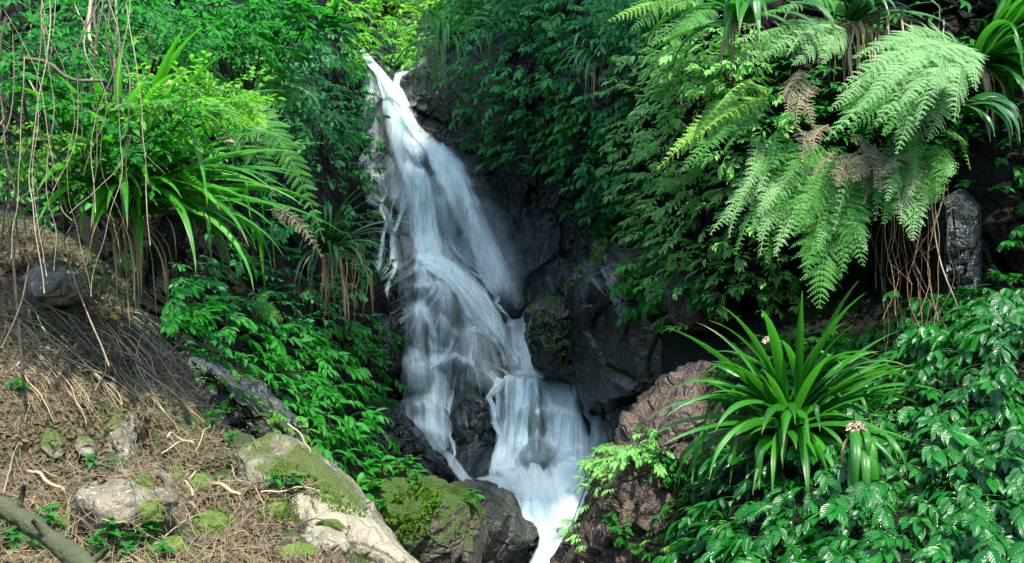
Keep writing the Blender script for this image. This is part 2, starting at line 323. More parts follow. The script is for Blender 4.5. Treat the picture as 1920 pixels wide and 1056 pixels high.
B_CTRL = [(-200,-120,9.5),(0,-120,10),(200,-120,11),(400,-120,13),(600,-120,18),(690,-120,21),(-200,200,8.5),(0,200,9),(200,200,10),(350,200,11),(500,200,13),(620,200,16),(690,200,18.6),
 (-200,420,7.5),(0,420,8),(200,420,8.8),(330,420,9.8),(450,420,11.2),(560,420,12.8),(640,420,15),(690,420,17.2),(300,540,9.6),(450,540,10.6),(560,540,12),(660,540,14.4),(740,540,16.8),
 (250,640,8.0),(330,640,8.6),(450,640,9.4),(560,640,10.8),(660,640,13),(750,640,15.9),(300,760,7.6),(420,760,8.2),(540,760,9.2),(620,760,10.6),(690,760,13.2),(750,760,15.2),
 (300,900,7.2),(450,900,7.6),(560,900,8.4),(640,900,10.2),(720,900,12.4),(750,940,13.2),(400,1100,7),(600,1100,8),(750,1100,10.5),(-600,-120,9),(-600,200,8.2),(-600,420,7.6),(-600,700,7.4),(-600,1100,7.2),(0,700,7.6),(0,1100,7.2)]
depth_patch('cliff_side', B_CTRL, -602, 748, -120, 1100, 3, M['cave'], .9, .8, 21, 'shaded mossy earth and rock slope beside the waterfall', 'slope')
E_CTRL = [(1190,-120,14),(1230,-120,12),(1400,-120,10.2),(1600,-120,9.6),(1800,-120,9.2),(2100,-120,9),(1190,200,14.5),(1240,200,12),(1320,200,10.8),(1420,200,10.2),(1600,200,9.8),(1800,200,9.6),(2100,200,9.4),
 (1200,400,14.5),(1270,400,12.2),(1340,400,11),(1440,400,10.4),(1560,400,10.4),(1700,400,9.9),(1850,400,9.3),(2100,400,9),(1230,520,14.5),(1300,540,12.2),(1360,540,11.2),(1450,560,11),(1560,560,10.8),(1680,560,10.2),(1800,560,9.4),(2100,560,9),
 (1290,660,14),(1360,660,11.2),(1500,700,10.3),(1700,700,9.6),(1900,700,9.2),(2100,700,9),(1300,800,13),(1400,800,10.4),(1500,860,9.8),(1700,900,9.2),(2100,900,8.8),(2520,-120,8.8),(2520,200,8.9),(2520,500,8.6),(2520,900,8.4)]
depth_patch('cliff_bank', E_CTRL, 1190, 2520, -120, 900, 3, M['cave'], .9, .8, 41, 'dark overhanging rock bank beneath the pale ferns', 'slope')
D_CTRL = [(1240,1150,7.4),(1320,1150,6.5),(1500,1150,5.3),(1750,1150,4.7),(2150,1150,4.3),(1260,1000,7.9),(1340,1000,7.0),(1500,1000,6.1),(1700,1000,5.5),(2150,1000,5.0),(1300,900,8.3),(1380,880,7.4),(1500,880,6.8),(1700,880,6.2),(2150,880,5.6),
 (1330,820,9.0),(1420,800,7.9),(1500,800,7.4),(1620,800,7.2),(1750,780,6.7),(1900,760,6.4),(2150,740,6.1),(1380,740,9.4),(1480,740,8.8),(1600,740,8.6),(1720,700,7.6),(1850,660,7.0),(2000,620,6.7),(2150,600,6.6),
 (1500,660,9.6),(1650,640,9.2),(1780,600,8.5),(1900,560,8.2),(2050,540,8),(2150,520,8),(2520,1150,4.4),(2520,900,5.2),(2520,700,6.0),(2520,560,7.2)]
depth_patch('bank', D_CTRL, 1240, 2520, 560, 1150, 3, M['cave'], .6, .5, 61, 'steep near bank of dark earth under broad glossy leaves', 'bank')

# near left bank: a slope that falls away behind its crest
def loft(name, rows, nu, nv, mat, s, amp, seed, label, cat):
    R = np.array([spline([P(*q) for q in row], nu) for row in rows]); p = np.stack([spline(R[:, j], nv) for j in range(nu)], 1)
    n = np.cross(np.gradient(p, axis=1), np.gradient(p, axis=0)); n /= np.linalg.norm(n, axis=-1)[..., None]+1e-9
    n *= np.where((n*-p).sum(-1).mean() < 0, -1, 1)
    d = rock_disp(p, s, amp, seed)+.03*fbm(p*2.2, 4, seed+5)+.012*fbm(p*9, 3, seed+6); p = p+n*d[..., None]
    o = link(name, mesh(name, p.reshape(-1, 3), gridF(nv, nu), mat, None, {'tint': np.full(nu*nv, .5)})); tag(o, label, cat, None, 'structure'); PATCH[name] = dict(o=o, p=p); return o
# each row runs from the near foot of the slope up to the crest and down its far side
BANK = [[(-800,1280,3.3),(-720,840,4.3),(-700,560,5.4),(-660,380,6.7),(-600,350,7.5),(-560,480,8.3),(-560,720,8.9)],
        [(-420,1300,3.2),(-300,900,4.1),(-260,620,5.2),(-220,420,6.4),(-160,390,7.2),(-120,520,8.0),(-110,760,8.6)],
        [(-250,1320,3.1),(-120,960,4.0),(-60,680,5.1),(0,470,6.2),(40,410,7.0),(90,520,7.8),(100,760,8.4)],
        [(-80,1330,3.0),(60,1010,3.9),(110,760,5.0),(160,560,6.1),(205,505,6.9),(250,600,7.6),(260,830,8.1)],
        [(80,1340,3.0),(190,1060,3.8),(240,850,4.8),(275,690,5.8),(310,655,6.5),(350,740,7.1),(360,930,7.5)],
        [(230,1350,3.0),(320,1110,3.7),(355,940,4.6),(380,810,5.5),(412,790,6.1),(450,870,6.6),(460,1020,6.9)],
        [(380,1360,3.0),(450,1150,3.6),(480,1010,4.3),(510,905,5.0),(545,880,5.6),(575,960,6.0),(580,1110,6.3)],
        [(520,1380,3.0),(580,1200,3.5),(610,1090,4.0),(640,1005,4.6),(668,985,5.1),(692,1060,5.5),(700,1200,5.8)],
        [(660,1420,3.0),(700,1270,3.4),(725,1185,3.8),(745,1120,4.2),(765,1105,4.6),(785,1190,5.0),(790,1330,5.3)]]
loft('slope_litter', BANK, 260, 330, M['litter'], .35, .35, 81, 'near slope of leaf litter, twigs and mossy stone', 'slope')
PATCH['slope_litter']['o'].name = 'bank_litter'

# ---------------------------------------------------------------- boulders: closed rocks with their own outline, distance and thickness
BOULD = {}
def boulder(key, name, outline, Y, bulge, back, mat, s, amp, seed, label, cat='boulder', group=None, tilt=(0, 0), nth=150, nr=64, cut=0):
    o2 = np.array(outline, float); c = o2.mean(0); cl = spline(np.r_[o2, o2[:1]], nth+1)[:-1]
    rf = np.sin(np.linspace(0, 1, nr)*math.pi/2); k = T/960
    def sheet(r, sgn, b):
        px = c[0]+(cl[:, 0]-c[0])[None]*r[:, None]; py = c[1]+(cl[:, 1]-c[1])[None]*r[:, None]
        D = Y+tilt[0]*(px-c[0])/100+tilt[1]*(py-c[1])/100+sgn*b*np.sqrt(np.clip(1-r**2.4, 0, 1))[:, None]*np.ones(nth)[None]
        # the outline is kept at its distance: width does not grow with the bulge
        x = (px-960)*k*Y; z = CZ-(py-528)*k*Y; sc = D/Y; f = (1 if sgn < 0 else 1)
        return np.stack([x*(sc if sgn < 0 else f), D, CZ+(z-CZ)*(sc if sgn < 0 else f)], -1)
    front = sheet(rf, -1, bulge); rb = rf[::-1][1:][::3]; bk = sheet(rb, 1, back); p = np.concatenate([front, bk], 0)
    n0 = np.cross(np.gradient(p, axis=0), np.roll(p, -1, 1)-np.roll(p, 1, 1)); n0 /= np.linalg.norm(n0, axis=-1)[..., None]+1e-9
    ctr = p.reshape(-1, 3).mean(0); n0 *= np.sign((n0*(p-ctr)).sum(-1))[..., None]
    rc = np.random.default_rng(seed+5000)
    for _ in range(cut):                               # flat broken faces
        nk = rc.normal(0, 1, 3)+np.array([0, -.7, .1]); nk /= np.linalg.norm(nk); v = p-ctr; q = v@nk; d = q.max()*rc.uniform(.70, .92); p = ctr+v*np.where(q > d, d/np.maximum(q, 1e-6), 1)[..., None]
    if cut:
        n0 = np.cross(np.gradient(p, axis=0), np.roll(p, -1, 1)-np.roll(p, 1, 1)); n0 /= np.linalg.norm(n0, axis=-1)[..., None]+1e-9; n0 *= np.sign((n0*(p-ctr)).sum(-1))[..., None]
    p = p+n0*(rock_disp(p, s, amp, seed)*np.concatenate([sst(1.0, .82, rf)*.85+.15, np.ones(len(rb))])[:, None])[..., None]; p[0] = p[0].mean(0); p[-1] = p[-1].mean(0)
    nR = len(p); i = np.arange(nR-1)[:, None]*nth; j = np.arange(nth)[None]; j2 = (j+1) % nth
    F = np.stack([i+j, i+j2, i+nth+j2, i+nth+j], -1).reshape(-1, 4); base = np.array([ctr[0], ctr[1], p[..., 2].min()])
    o = link(name, mesh(name, p.reshape(-1, 3)-base, F, mat, None, {'tint': np.full(nR*nth, .5)}), None, base); tag(o, label, cat, group); BOULD[key] = o; return o
boulder('big', 'mossy_boulder', [(1052,545),(1058,500),(1085,463),(1130,446),(1200,440),(1265,448),(1320,480),(1335,560),(1320,650),(1300,720),(1250,770),(1190,800),(1130,785),(1092,760),(1082,705),(1070,650),(1060,600)], 13.3, .9, 1.2, M['wetslab'], 1.3, 0.45, 101, 'large wet black boulder with moss patches, right beside the lower cascade', tilt=(-.15, -.12), cut=16)
boulder('dome', 'mossy_boulder', [(988,640),(990,600),(1005,570),(1030,556),(1060,560),(1088,580),(1100,640),(1098,690),(1080,706),(1040,705),(1005,697)], 13.9, .55, .8, M['basalt_moss'], .6, .7, 102, 'smooth green mossy rock dome at the edge of the plunge pool')
boulder('foot', 'boulder', [(1138,800),(1150,770),(1185,765),(1230,755),(1260,790),(1240,850),(1200,890),(1160,880),(1140,845)], 12.6, .5, .8, M['basalt'], .4, 0.6, 103, 'jagged wet black rock beside the right edge of the lower cascade', cut=12)
boulder('tri', 'boulder', [(852,740),(866,718),(884,710),(900,722),(917,745),(922,800),(916,855),(900,893),(874,898),(850,868),(846,800)], 13.98, .35, .8, M['wetslab'], .7, 0.35, 104, 'angular black rock standing between the two lower cascades', cut=14)
boulder('island', 'boulder', [(975,925),(980,908),(998,902),(1012,915),(1025,940),(1020,958),(995,950)], 12.75, .22, .4, M['basalt'], .3, 0.3, 105, 'small wet rock sticking out of the white water', cut=8)
boulder('lblack', 'boulder', [(640,790),(690,750),(740,745),(762,790),(800,835),(835,870),(850,905),(800,915),(740,905),(680,890),(630,870)], 13.2, .6, 1.0, M['basalt'], .4, 0.7, 106, 'glistening black rock at the foot of the veil cascade', cut=12)
boulder('lwall', 'boulder', [(690,590),(720,560),(748,575),(757,610),(752,700),(752,760),(720,775),(690,770),(678,680)], 15.0, .5, .9, M['basalt'], .6, 0.4, 107, 'tall black rock pillar flanking the veil cascade', cut=10)
boulder('slab', 'boulder', [(840,912),(880,902),(930,915),(965,945),(985,985),(1008,1000),(990,1030),(980,1090),(900,1110),(830,1080),(820,1000)], 11.3, .5, .9, M['grey'], .5, 0.4, 108, 'smooth dark grey boulder beside the outflow of white water', cut=8)
boulder('moss', 'mossy_boulder', [(645,905),(690,882),(745,880),(785,905),(840,925),(890,945),(905,985),(900,1040),(880,1110),(780,1130),(690,1100),(640,1000)], 10.2, .8, 1.0, M['mossrock'], .5, 0.45, 109, 'low boulder with thick bright moss and fallen leaves, in front of the grey boulder', tilt=(.1, -.2), cut=8)
boulder('red', 'boulder', [(1055,1060),(1085,1000),(1100,940),(1110,890),(1150,855),(1195,815),(1240,755),(1285,705),(1340,700),(1395,720),(1420,800),(1420,900),(1420,1000),(1400,1130),(1250,1200),(1050,1160)], 8.3, .8, 1.2, M['red'], .55, .85, 110, 'big rough red-brown boulder with creepers climbing over it', tilt=(-.2, -.15), cut=12)
boulder('gleft', 'boulder', [(285,690),(330,668),(385,675),(440,715),(500,760),(545,800),(575,850),(560,885),(500,880),(440,850),(400,800),(350,760),(300,730)], 6.9, .4, .7, M['grey'], .45, 0.6, 111, 'dark grey overhanging boulder with mossy edge above the litter slope', cut=12)
boulder('beige', 'boulder', [(440,850),(480,846),(540,862),(600,900),(660,942),(710,985),(760,1030),(800,1075),(760,1130),(640,1130),(560,1060),(500,990),(455,920)], 4.75, .22, .6, M['beige'], .8, .25, 112, 'pale lichen-covered slab with mossy crest at the lower end of the slope', tilt=(-.12, -.16))
for k, (ol, Y, lab) in enumerate([([(40,520),(75,482),(115,490),(150,530),(155,565),(120,570),(70,560)], 5.75, 'pale stone with mossy underside near the top of the litter slope'),
        ([(190,800),(205,775),(225,780),(245,830),(250,870),(225,880),(195,850)], 4.75, 'pale rounded stone half buried under bare twigs'),
        ([(70,830),(85,802),(110,810),(122,845),(110,860),(85,855)], 4.55, 'small pale stone half buried left of two others'),
        ([(138,840),(150,812),(172,826),(182,848),(165,862)], 4.6, 'small pale stone half buried in the middle of the litter slope'),
        ([(115,960),(150,918),(210,895),(270,905),(320,950),(300,985),(220,1000),(150,990)], 3.95, 'broad flat grey-beige rock breaking through the litter'),
        ([(560,1010),(600,985),(640,1000),(660,1040),(620,1070),(570,1050)], 4.3, 'low mossy stone resting on the pale slab'),
        ([(-10,460),(10,425),(35,440),(45,480),(30,510),(0,505)], 6.0, 'weathered grey stone behind the thin tree stems')]):
    boulder('stone%d' % k, 'stone', ol, Y+(.09 if k in (1, 2, 3) else .05), .09, .3, M['beige'], .3, .6, 120+k, lab, 'stone', None, (0, -.25), 60, 26, 10)
boulder('column', 'boulder', [(1765,370),(1800,345),(1835,370),(1842,450),(1840,540),(1835,610),(1790,620),(1762,600),(1768,480)], 8.9, .35, .6, M['basalt'], .5, 0.4, 131, 'upright wet grey rock face behind the hanging roots', cut=10)
boulder('up2', 'boulder', [(1245,575),(1262,530),(1310,512),(1360,530),(1372,590),(1330,625),(1268,612)], 11.4, .3, .6, M['red'], .5, 0.6, 133, 'rough brown rock under the hanging leaves, above the red-brown boulder', cut=12)

# forest floor out to the horizon and the hillside closing the valley behind
n_ = 120; gx = np.linspace(-1, 1, n_); gx = np.sign(gx)*np.abs(gx)**2.2*300; X_, Y_ = np.meshgrid(gx, gx); Z_ = -1.6+.5*fbm(np.stack([X_/14, Y_/14, 0*X_], -1), 3, 4)
Z_ = Z_+np.clip(np.hypot(X_, Y_-10)-45, 0, 200)*.35
tag(link('ground', mesh('ground', np.stack([X_, Y_, Z_], -1).reshape(-1, 3), gridF(n_, n_), M['soil'])), 'dark forest floor', 'ground', None, 'structure')
hx = np.linspace(-45, 45, 140); hy = np.linspace(0, 1, 90); X_, U_ = np.meshgrid(hx, hy); Y_ = 27+U_*45+.012*np.abs(X_)**1.6*-1; Z_ = 3.6+U_*26+.03*np.abs(X_)**1.5+.9*fbm(np.stack([X_/5, Y_/5, 0*X_], -1), 4, 6)
tag(link('hill', mesh('hill', np.stack([X_, Y_, Z_], -1).reshape(-1, 3), gridF(*X_.shape), M['soil'])), 'wooded hillside closing the valley above the waterfall', 'hillside', None, 'structure')
# ---------------------------------------------------------------- falling water: thin translucent sheets that lie on the rock or fall free of it
M['water_strand'] = water_mat('white_water_strands', 30, 1.0, .18)
M['water_soft'] = water_mat('smooth_white_water', 14, .5, .45, .8)
M['water_haze'] = water_mat('broad_water_film', 9, .6, .5, .7)
M['water_film'] = water_mat('thin_water_film', 42, 1.6, .10)
fall = empty('waterfall', P(880, 900, 13.5), 'tall white waterfall sliding and fanning down the dark rock', 'waterfall', None, 'structure')
stream = empty('water', P(1030, 1056, 11.5), 'foaming white stream running out below the lower cascade', 'stream', None, 'structure')
DENS = {'lace': 1.7, 'film': 1.5, 'left_trickle': .75, 'veil_cascade': 1.7, 'side_trickle': .7, 'rapid': 1.5, 'lower_cascade': 1.9, 'pool_lip': 1.3, 'upper_chute': 1.9, 'pool_run': 1.3, 'middle_fan': 2.0, 'right_veil': 2.0, 'middle_veil': 1.7}
def sheet(name, left, right, dens, mat='water_strand', lift=.10, root=None, nl=150, nw=44, el=.3, er=.3, smooth=9, wob=2.0, seed=1, near=0.0, ends=(.06, .14)):
    """LEFT and RIGHT edge in pixels of the rock face (a third value = own distance); DENS along the fall"""
    L = np.array([q[:2] for q in left], float); R = np.array([q[:2] for q in right], float); L = spline(L, nl); R = spline(R, nl)
    s = np.linspace(0, 1, nw)[None, :, None]; q = L[:, None]*(1-s)+R[:, None]*s
    nz = np.stack([q[..., 0]/35, q[..., 1]/90, np.full(q.shape[:2], seed*3.7)], -1); q[..., 0] += wob*fbm(nz, 3, seed)
    D = depth('cliff', q[..., 0], q[..., 1]); D0 = D
    for _ in range(2):
        D = np.minimum(D, blur(D, smooth, 0)); D = blur(D, smooth, 0)
    D = blur(D, 3, 1)*.8+blur(D0, 2, 1)*.2-lift-near*np.sin(np.linspace(0, 1, nl)*math.pi)[:, None]
    if len(left[0]) > 2:
        D = spline(np.array([[x[2], 0, 0] for x in left]), nl)[:, :1]*(1-s[..., 0])+spline(np.array([[x[2], 0, 0] for x in right]), nl)[:, :1]*s[..., 0]
    D = D+.05*fbm(nz*np.array([2.2, .5, 1]), 3, seed+3)
    p = P(q[..., 0], q[..., 1], D)
    wid = np.linalg.norm(p[:, -1]-p[:, 0], axis=1).mean(); dl = np.r_[0, np.cumsum(np.linalg.norm(np.diff(p.mean(1), axis=0), axis=1))]
    uv = np.stack([np.broadcast_to(s[..., 0]*wid+seed*7.3, q.shape[:2]), np.broadcast_to(dl[:, None]+seed*3.1, q.shape[:2])], -1)
    de = np.interp(np.linspace(0, 1, nl), np.linspace(0, 1, len(dens)), dens)[:, None]; sv = s[..., 0]
    jag = .06*fbm(nz*np.array([0, 3, 1]), 3, seed+8)
    d = de*DENS.get(name, 1.0)*sst(0, max(el, .001), sv+jag)*sst(0, max(er, .001), 1-sv+jag)*np.clip(.85+.5*fbm(nz*np.array([1.2, .6, 1]), 3, seed+5), .1, 1.5)
    tv = np.linspace(0, 1, nl)[:, None]+.05*fbm(nz*np.array([4, 0, 1]), 2, seed+11); d = d*sst(0, ends[0], tv)*sst(0, ends[1], 1-tv)   # thins out toward both its ends
    root = root or fall; base = np.array(root.location)
    return link(name, mesh(name, p.reshape(-1, 3)-base, gridF(nl, nw), M[mat], uv.reshape(-1, 2), {'tint': d.ravel()}), root)
# upper chute and its two branches
sheet('upper_chute', [(655,52),(668,90),(684,118),(704,142),(716,190),(732,240),(760,285),(785,318)], [(664,50),(684,88),(702,112),(722,138),(748,172),(778,218),(800,262),(850,300)], [.6,1.3,2.2,2.6,2.4,1.9,1.6,1.0], 'water_soft', .14, el=.3, er=.35, seed=1)
sheet('upper_chute', [(690,112),(712,150),(738,200),(762,240),(790,272),(830,300)], [(700,108),(725,140),(752,175),(780,222),(802,262),(862,290)], [1,2.2,2.2,2.0,1.8,1.0], 'water_strand', .22, seed=2)
sheet('right_veil', [(770,255),(795,285),(812,325),(830,370),(862,440),(895,500),(918,560)], [(790,236),(835,272),(868,305),(893,350),(915,405),(948,480),(985,570)], [1.2,2.0,1.9,1.5,1.15,.85,.35], 'water_soft', .16, near=.5, el=.3, er=.55, seed=3, nw=60)
sheet('right_veil', [(800,270),(830,320),(850,370),(880,440),(915,520),(935,590)], [(828,262),(868,305),(893,350),(917,405),(950,480),(988,570)], [.7,1.3,1.1,.8,.7,.2], 'water_strand', .3, near=.6, el=.4, er=.5, seed=4, nw=60)
sheet('middle_veil', [(712,180),(722,240),(738,300),(752,340),(768,400),(774,465),(776,520)], [(735,170),(765,240),(792,300),(812,345),(822,400),(834,460),(842,515)], [.5,1.1,1.2,1.3,1.2,1.1,.8], 'water_soft', .14, el=.25, er=.25, seed=5)
sheet('middle_veil', [(748,300),(755,320),(765,370),(775,430),(782,480)], [(790,318),(806,322),(812,370),(822,430),(828,480)], [.9,1.4,.9,.8,.7], 'water_strand', .2, seed=6)
sheet('film', [(790,310),(800,350),(815,420),(830,480)], [(850,330),(860,380),(880,440),(905,520)], [.35,.5,.45,.3], 'water_film', .06, seed=7, el=.2, er=.2)
# broad thin film over the rock between the main strands
for k, (l, r, d) in enumerate([([(676,130),(680,250),(684,330),(700,400)], [(735,150),(785,250),(835,340),(870,410)], [.15,.22,.35,.35]), ([(705,330),(735,420),(765,500)], [(885,325),(935,420),(970,530)], [.5,.55,.45]), ([(762,480),(754,580),(750,700)], [(905,540),(950,640),(985,705)], [.34,.3,.3]),
        ([(750,640),(750,760),(775,842)], [(880,690),(850,760),(850,850)], [.3,.3,.34]), ([(940,704),(930,800),(910,890)], [(1090,704),(1120,800),(1125,880)], [.5,.55,.6]), ([(760,250),(800,320),(860,430),(910,540)], [(860,275),(925,345),(975,460),(1000,575)], [.25,.35,.4,.3])]):
    sheet('wet_film', l, r, d, 'water_haze', .09+.015*k, seed=70+k, nw=70, smooth=5, el=.15, er=.4, wob=4)
# thin trickle on the left edge, then round the pillar
sheet('left_trickle', [(674,130),(678,190),(680,250),(684,328)], [(705,140),(712,190),(714,250),(716,328)], [.7,1.0,.9,.8], 'water_strand', .06, seed=8, nw=40, wob=1.5)
sheet('left_trickle', [(682,326),(682,340),(682,385)], [(717,326),(718,340),(718,385)], [1.2,.7,.55], 'water_film', .10, seed=9, nl=60, nw=30)
sheet('left_trickle', [(700,150),(715,220),(722,300),(728,390)], [(716,150),(740,230),(752,300),(756,390)], [.3,.45,.5,.3], 'water_film', .05, seed=10, nw=30)
sheet('left_trickle', [(684,378),(702,384),(716,400),(722,430),(734,470),(742,510),(744,565)], [(690,372),(716,376),(732,396),(742,428),(752,466),(762,510),(760,570)], [.9,1.1,.9,.9,.8,.7,.6], 'water_strand', .08, seed=11, nw=26, wob=3)
sheet('left_trickle', [(738,425),(752,470),(756,520),(757,575)], [(768,420),(775,470),(776,520),(772,580)], [.35,.4,.4,.3], 'water_film', .05, seed=12, nw=26)
# middle shelf fanning to the right
sheet('middle_fan', [(776,476),(782,492),(800,508),(830,530),(850,556),(868,588),(896,612),(930,640),(962,676),(985,706)], [(790,468),(825,474),(860,492),(890,516),(915,545),(935,580),(950,615),(968,655),(985,685),(1005,704)], [1.1,1.9,1.9,1.8,1.7,1.7,1.8,1.9,2.0,2.0], 'water_soft', .16, el=.22, er=.2, seed=13, nw=60, nl=180)
sheet('middle_fan', [(780,486),(800,500),(835,520),(858,552),(880,585),(910,612),(945,650),(975,690)], [(815,474),(850,488),(885,514),(912,546),(930,580),(948,620),(966,660),(990,700)], [.6,1.3,1.2,1.1,1.1,1.1,1.2,1.2], 'water_strand', .26, seed=14, nw=60)
sheet('pool_run', [(930,610),(938,640),(955,680),(985,706)], [(1000,585),(1008,608),(1000,650),(1050,706)], [.5,1.2,1.9,2.2], 'water_soft', .2, seed=15, el=.2, er=.2)
sheet('pool_run', [(978,615),(972,650),(985,700)], [(1015,580),(1008,625),(1010,695)], [.7,1.0,.9], 'water_strand', .45, seed=16, nw=30)
# lace of water over the domed rocks
for k, (l, r, d) in enumerate([([(768,488),(762,520),(760,560),(757,610),(752,700)], [(800,500),(808,530),(805,565),(800,610),(800,700)], [.6,.6,.8,.7,.6]), ([(800,505),(806,560),(800,620),(800,700)], [(850,525),(862,580),(862,640),(850,690)], [.5,.45,.45,.5]),
        ([(850,560),(862,620),(858,680),(840,730)], [(900,612),(930,650),(948,700),(935,760)], [.5,.5,.45,.4]), ([(752,572),(750,640),(750,700)], [(770,568),(770,640),(772,700)], [1.0,1.0,.8]), ([(785,572),(798,620),(804,680),(808,750)], [(802,575),(816,620),(822,680),(825,750)], [.9,.9,.8,.9]),
        ([(868,632),(905,630),(935,655),(958,700),(968,712)], [(880,618),(918,612),(950,640),(975,690),(985,710)], [.8,1.1,1.1,1.1,.8]), ([(830,668),(832,720),(838,780)], [(848,664),(850,720),(855,780)], [.6,.6,.5]), ([(905,690),(925,740),(930,830),(915,890)], [(922,690),(945,740),(948,830),(940,890)], [.8,.9,.8,.7])]):
    sheet('lace', l, r, d, 'water_film' if d[0] < .7 else 'water_strand', .07, seed=20+k, nw=36, smooth=4, wob=4)
# veil cascade, lower left
sheet('veil_cascade', [(750,640),(750,700),(750,760),(752,800),(768,838),(800,850)], [(800,660),(835,705),(842,760),(845,800),(842,835),(832,852)], [.55,.75,.8,.75,.9,.7], 'water_strand', .12, seed=30, nw=60, wob=4, el=.12, er=.2)
sheet('veil_cascade', [(750,680),(750,760),(752,800),(770,838)], [(820,690),(838,760),(842,800),(838,840)], [.5,.55,.5,.5], 'water_film', .2, seed=31, nw=60, el=.2, er=.2)
sheet('veil_cascade', [(790,690),(794,760),(796,800),(800,850)], [(812,690),(820,760),(826,800),(838,850)], [.9,1.1,1.2,1.2], 'water_soft', .16, seed=32, nw=30)
sheet('veil_cascade', [(812,848),(835,862),(850,890),(862,908)], [(832,838),(850,852),(872,880),(900,905)], [1.1,1.4,1.3,1.2], 'water_strand', .12, seed=33, nl=60, nw=30)
# lower cascade, over a straight lip
sheet('lower_cascade', [(945,704),(944,720),(938,770),(930,820),(918,870),(905,910)], [(1000,704),(1000,720),(998,770),(995,820),(1000,870),(1010,910)], [1.8,1.6,1.7,1.9,2.2,2.2], 'water_strand', .16, seed=40, nw=60, el=.1, er=.2)
sheet('lower_cascade', [(945,706),(942,730),(938,790),(925,850),(915,895)], [(990,706),(990,730),(975,790),(968,850),(975,895)], [.8,1.2,1.7,2.0,2.0], 'water_soft', .26, seed=41, nw=40, el=.25, er=.3)
sheet('lower_cascade', [(992,704),(995,720),(1008,770),(1025,820),(1030,870),(1020,915)], [(1084,704),(1085,720),(1096,770),(1105,820),(1118,855),(1112,915)], [1.8,1.6,1.8,1.8,2.0,2.2], 'water_strand', .16, seed=42, nw=70, el=.15, er=.1)
sheet('lower_cascade', [(1015,712),(1022,750),(1034,800),(1040,850),(1020,905)], [(1070,708),(1078,750),(1098,800),(1112,850),(1105,910)], [.6,1.4,1.7,1.8,2.0], 'water_soft', .28, seed=43, nw=60, el=.3, er=.25)
sheet('lower_cascade', [(985,708),(990,760),(992,820),(990,870)], [(1020,708),(1018,760),(1028,820),(1032,870)], [.6,.4,.45,.5], 'water_film', .1, seed=44, nw=30)
sheet('lower_cascade', [(1098,775),(1106,800),(1112,850)], [(1128,780),(1140,805),(1138,855)], [.7,.8,.9], 'water_strand', .10, seed=45, nl=60, nw=30)
sheet('pool_lip', [(945,692),(946,706)], [(1085,694),(1085,706)], [1.0,1.6], 'water_soft', .22, seed=46, nl=16, nw=60, el=.15, er=.1, ends=(.3, .02))
# white water running out below, a surface of its own over a hidden bed
def flow(name, left, right, dens, mat, seed, el=.25, er=.15, nl=150, nw=60):
    s_ = sheet(name, left, right, dens, mat, 0, stream, nl, nw, el, er, 5, 2.0, seed); return s_
flow('rapid', [(840,900,12.95),(880,905,12.7),(930,930,12.4),(985,975,12.0),(1005,1010,11.5),(985,1070,10.9),(975,1130,10.4)], [(1118,868,13.0),(1112,905,12.7),(1100,940,12.3),(1078,985,11.9),(1068,1020,11.4),(1066,1070,10.9),(1070,1130,10.4)], [1.3,2.0,2.1,2.1,2.2,2.3,2.3], 'water_soft', 50)
flow('rapid', [(905,872,12.9),(930,905,12.55),(975,945,12.2),(1005,985,11.8),(1010,1030,11.2),(995,1120,10.4)], [(1114,862,12.9),(1106,905,12.5),(1092,945,12.1),(1072,985,11.7),(1062,1030,11.1),(1060,1120,10.3)], [1.2,1.5,1.4,1.4,1.6,1.6], 'water_strand', 51)

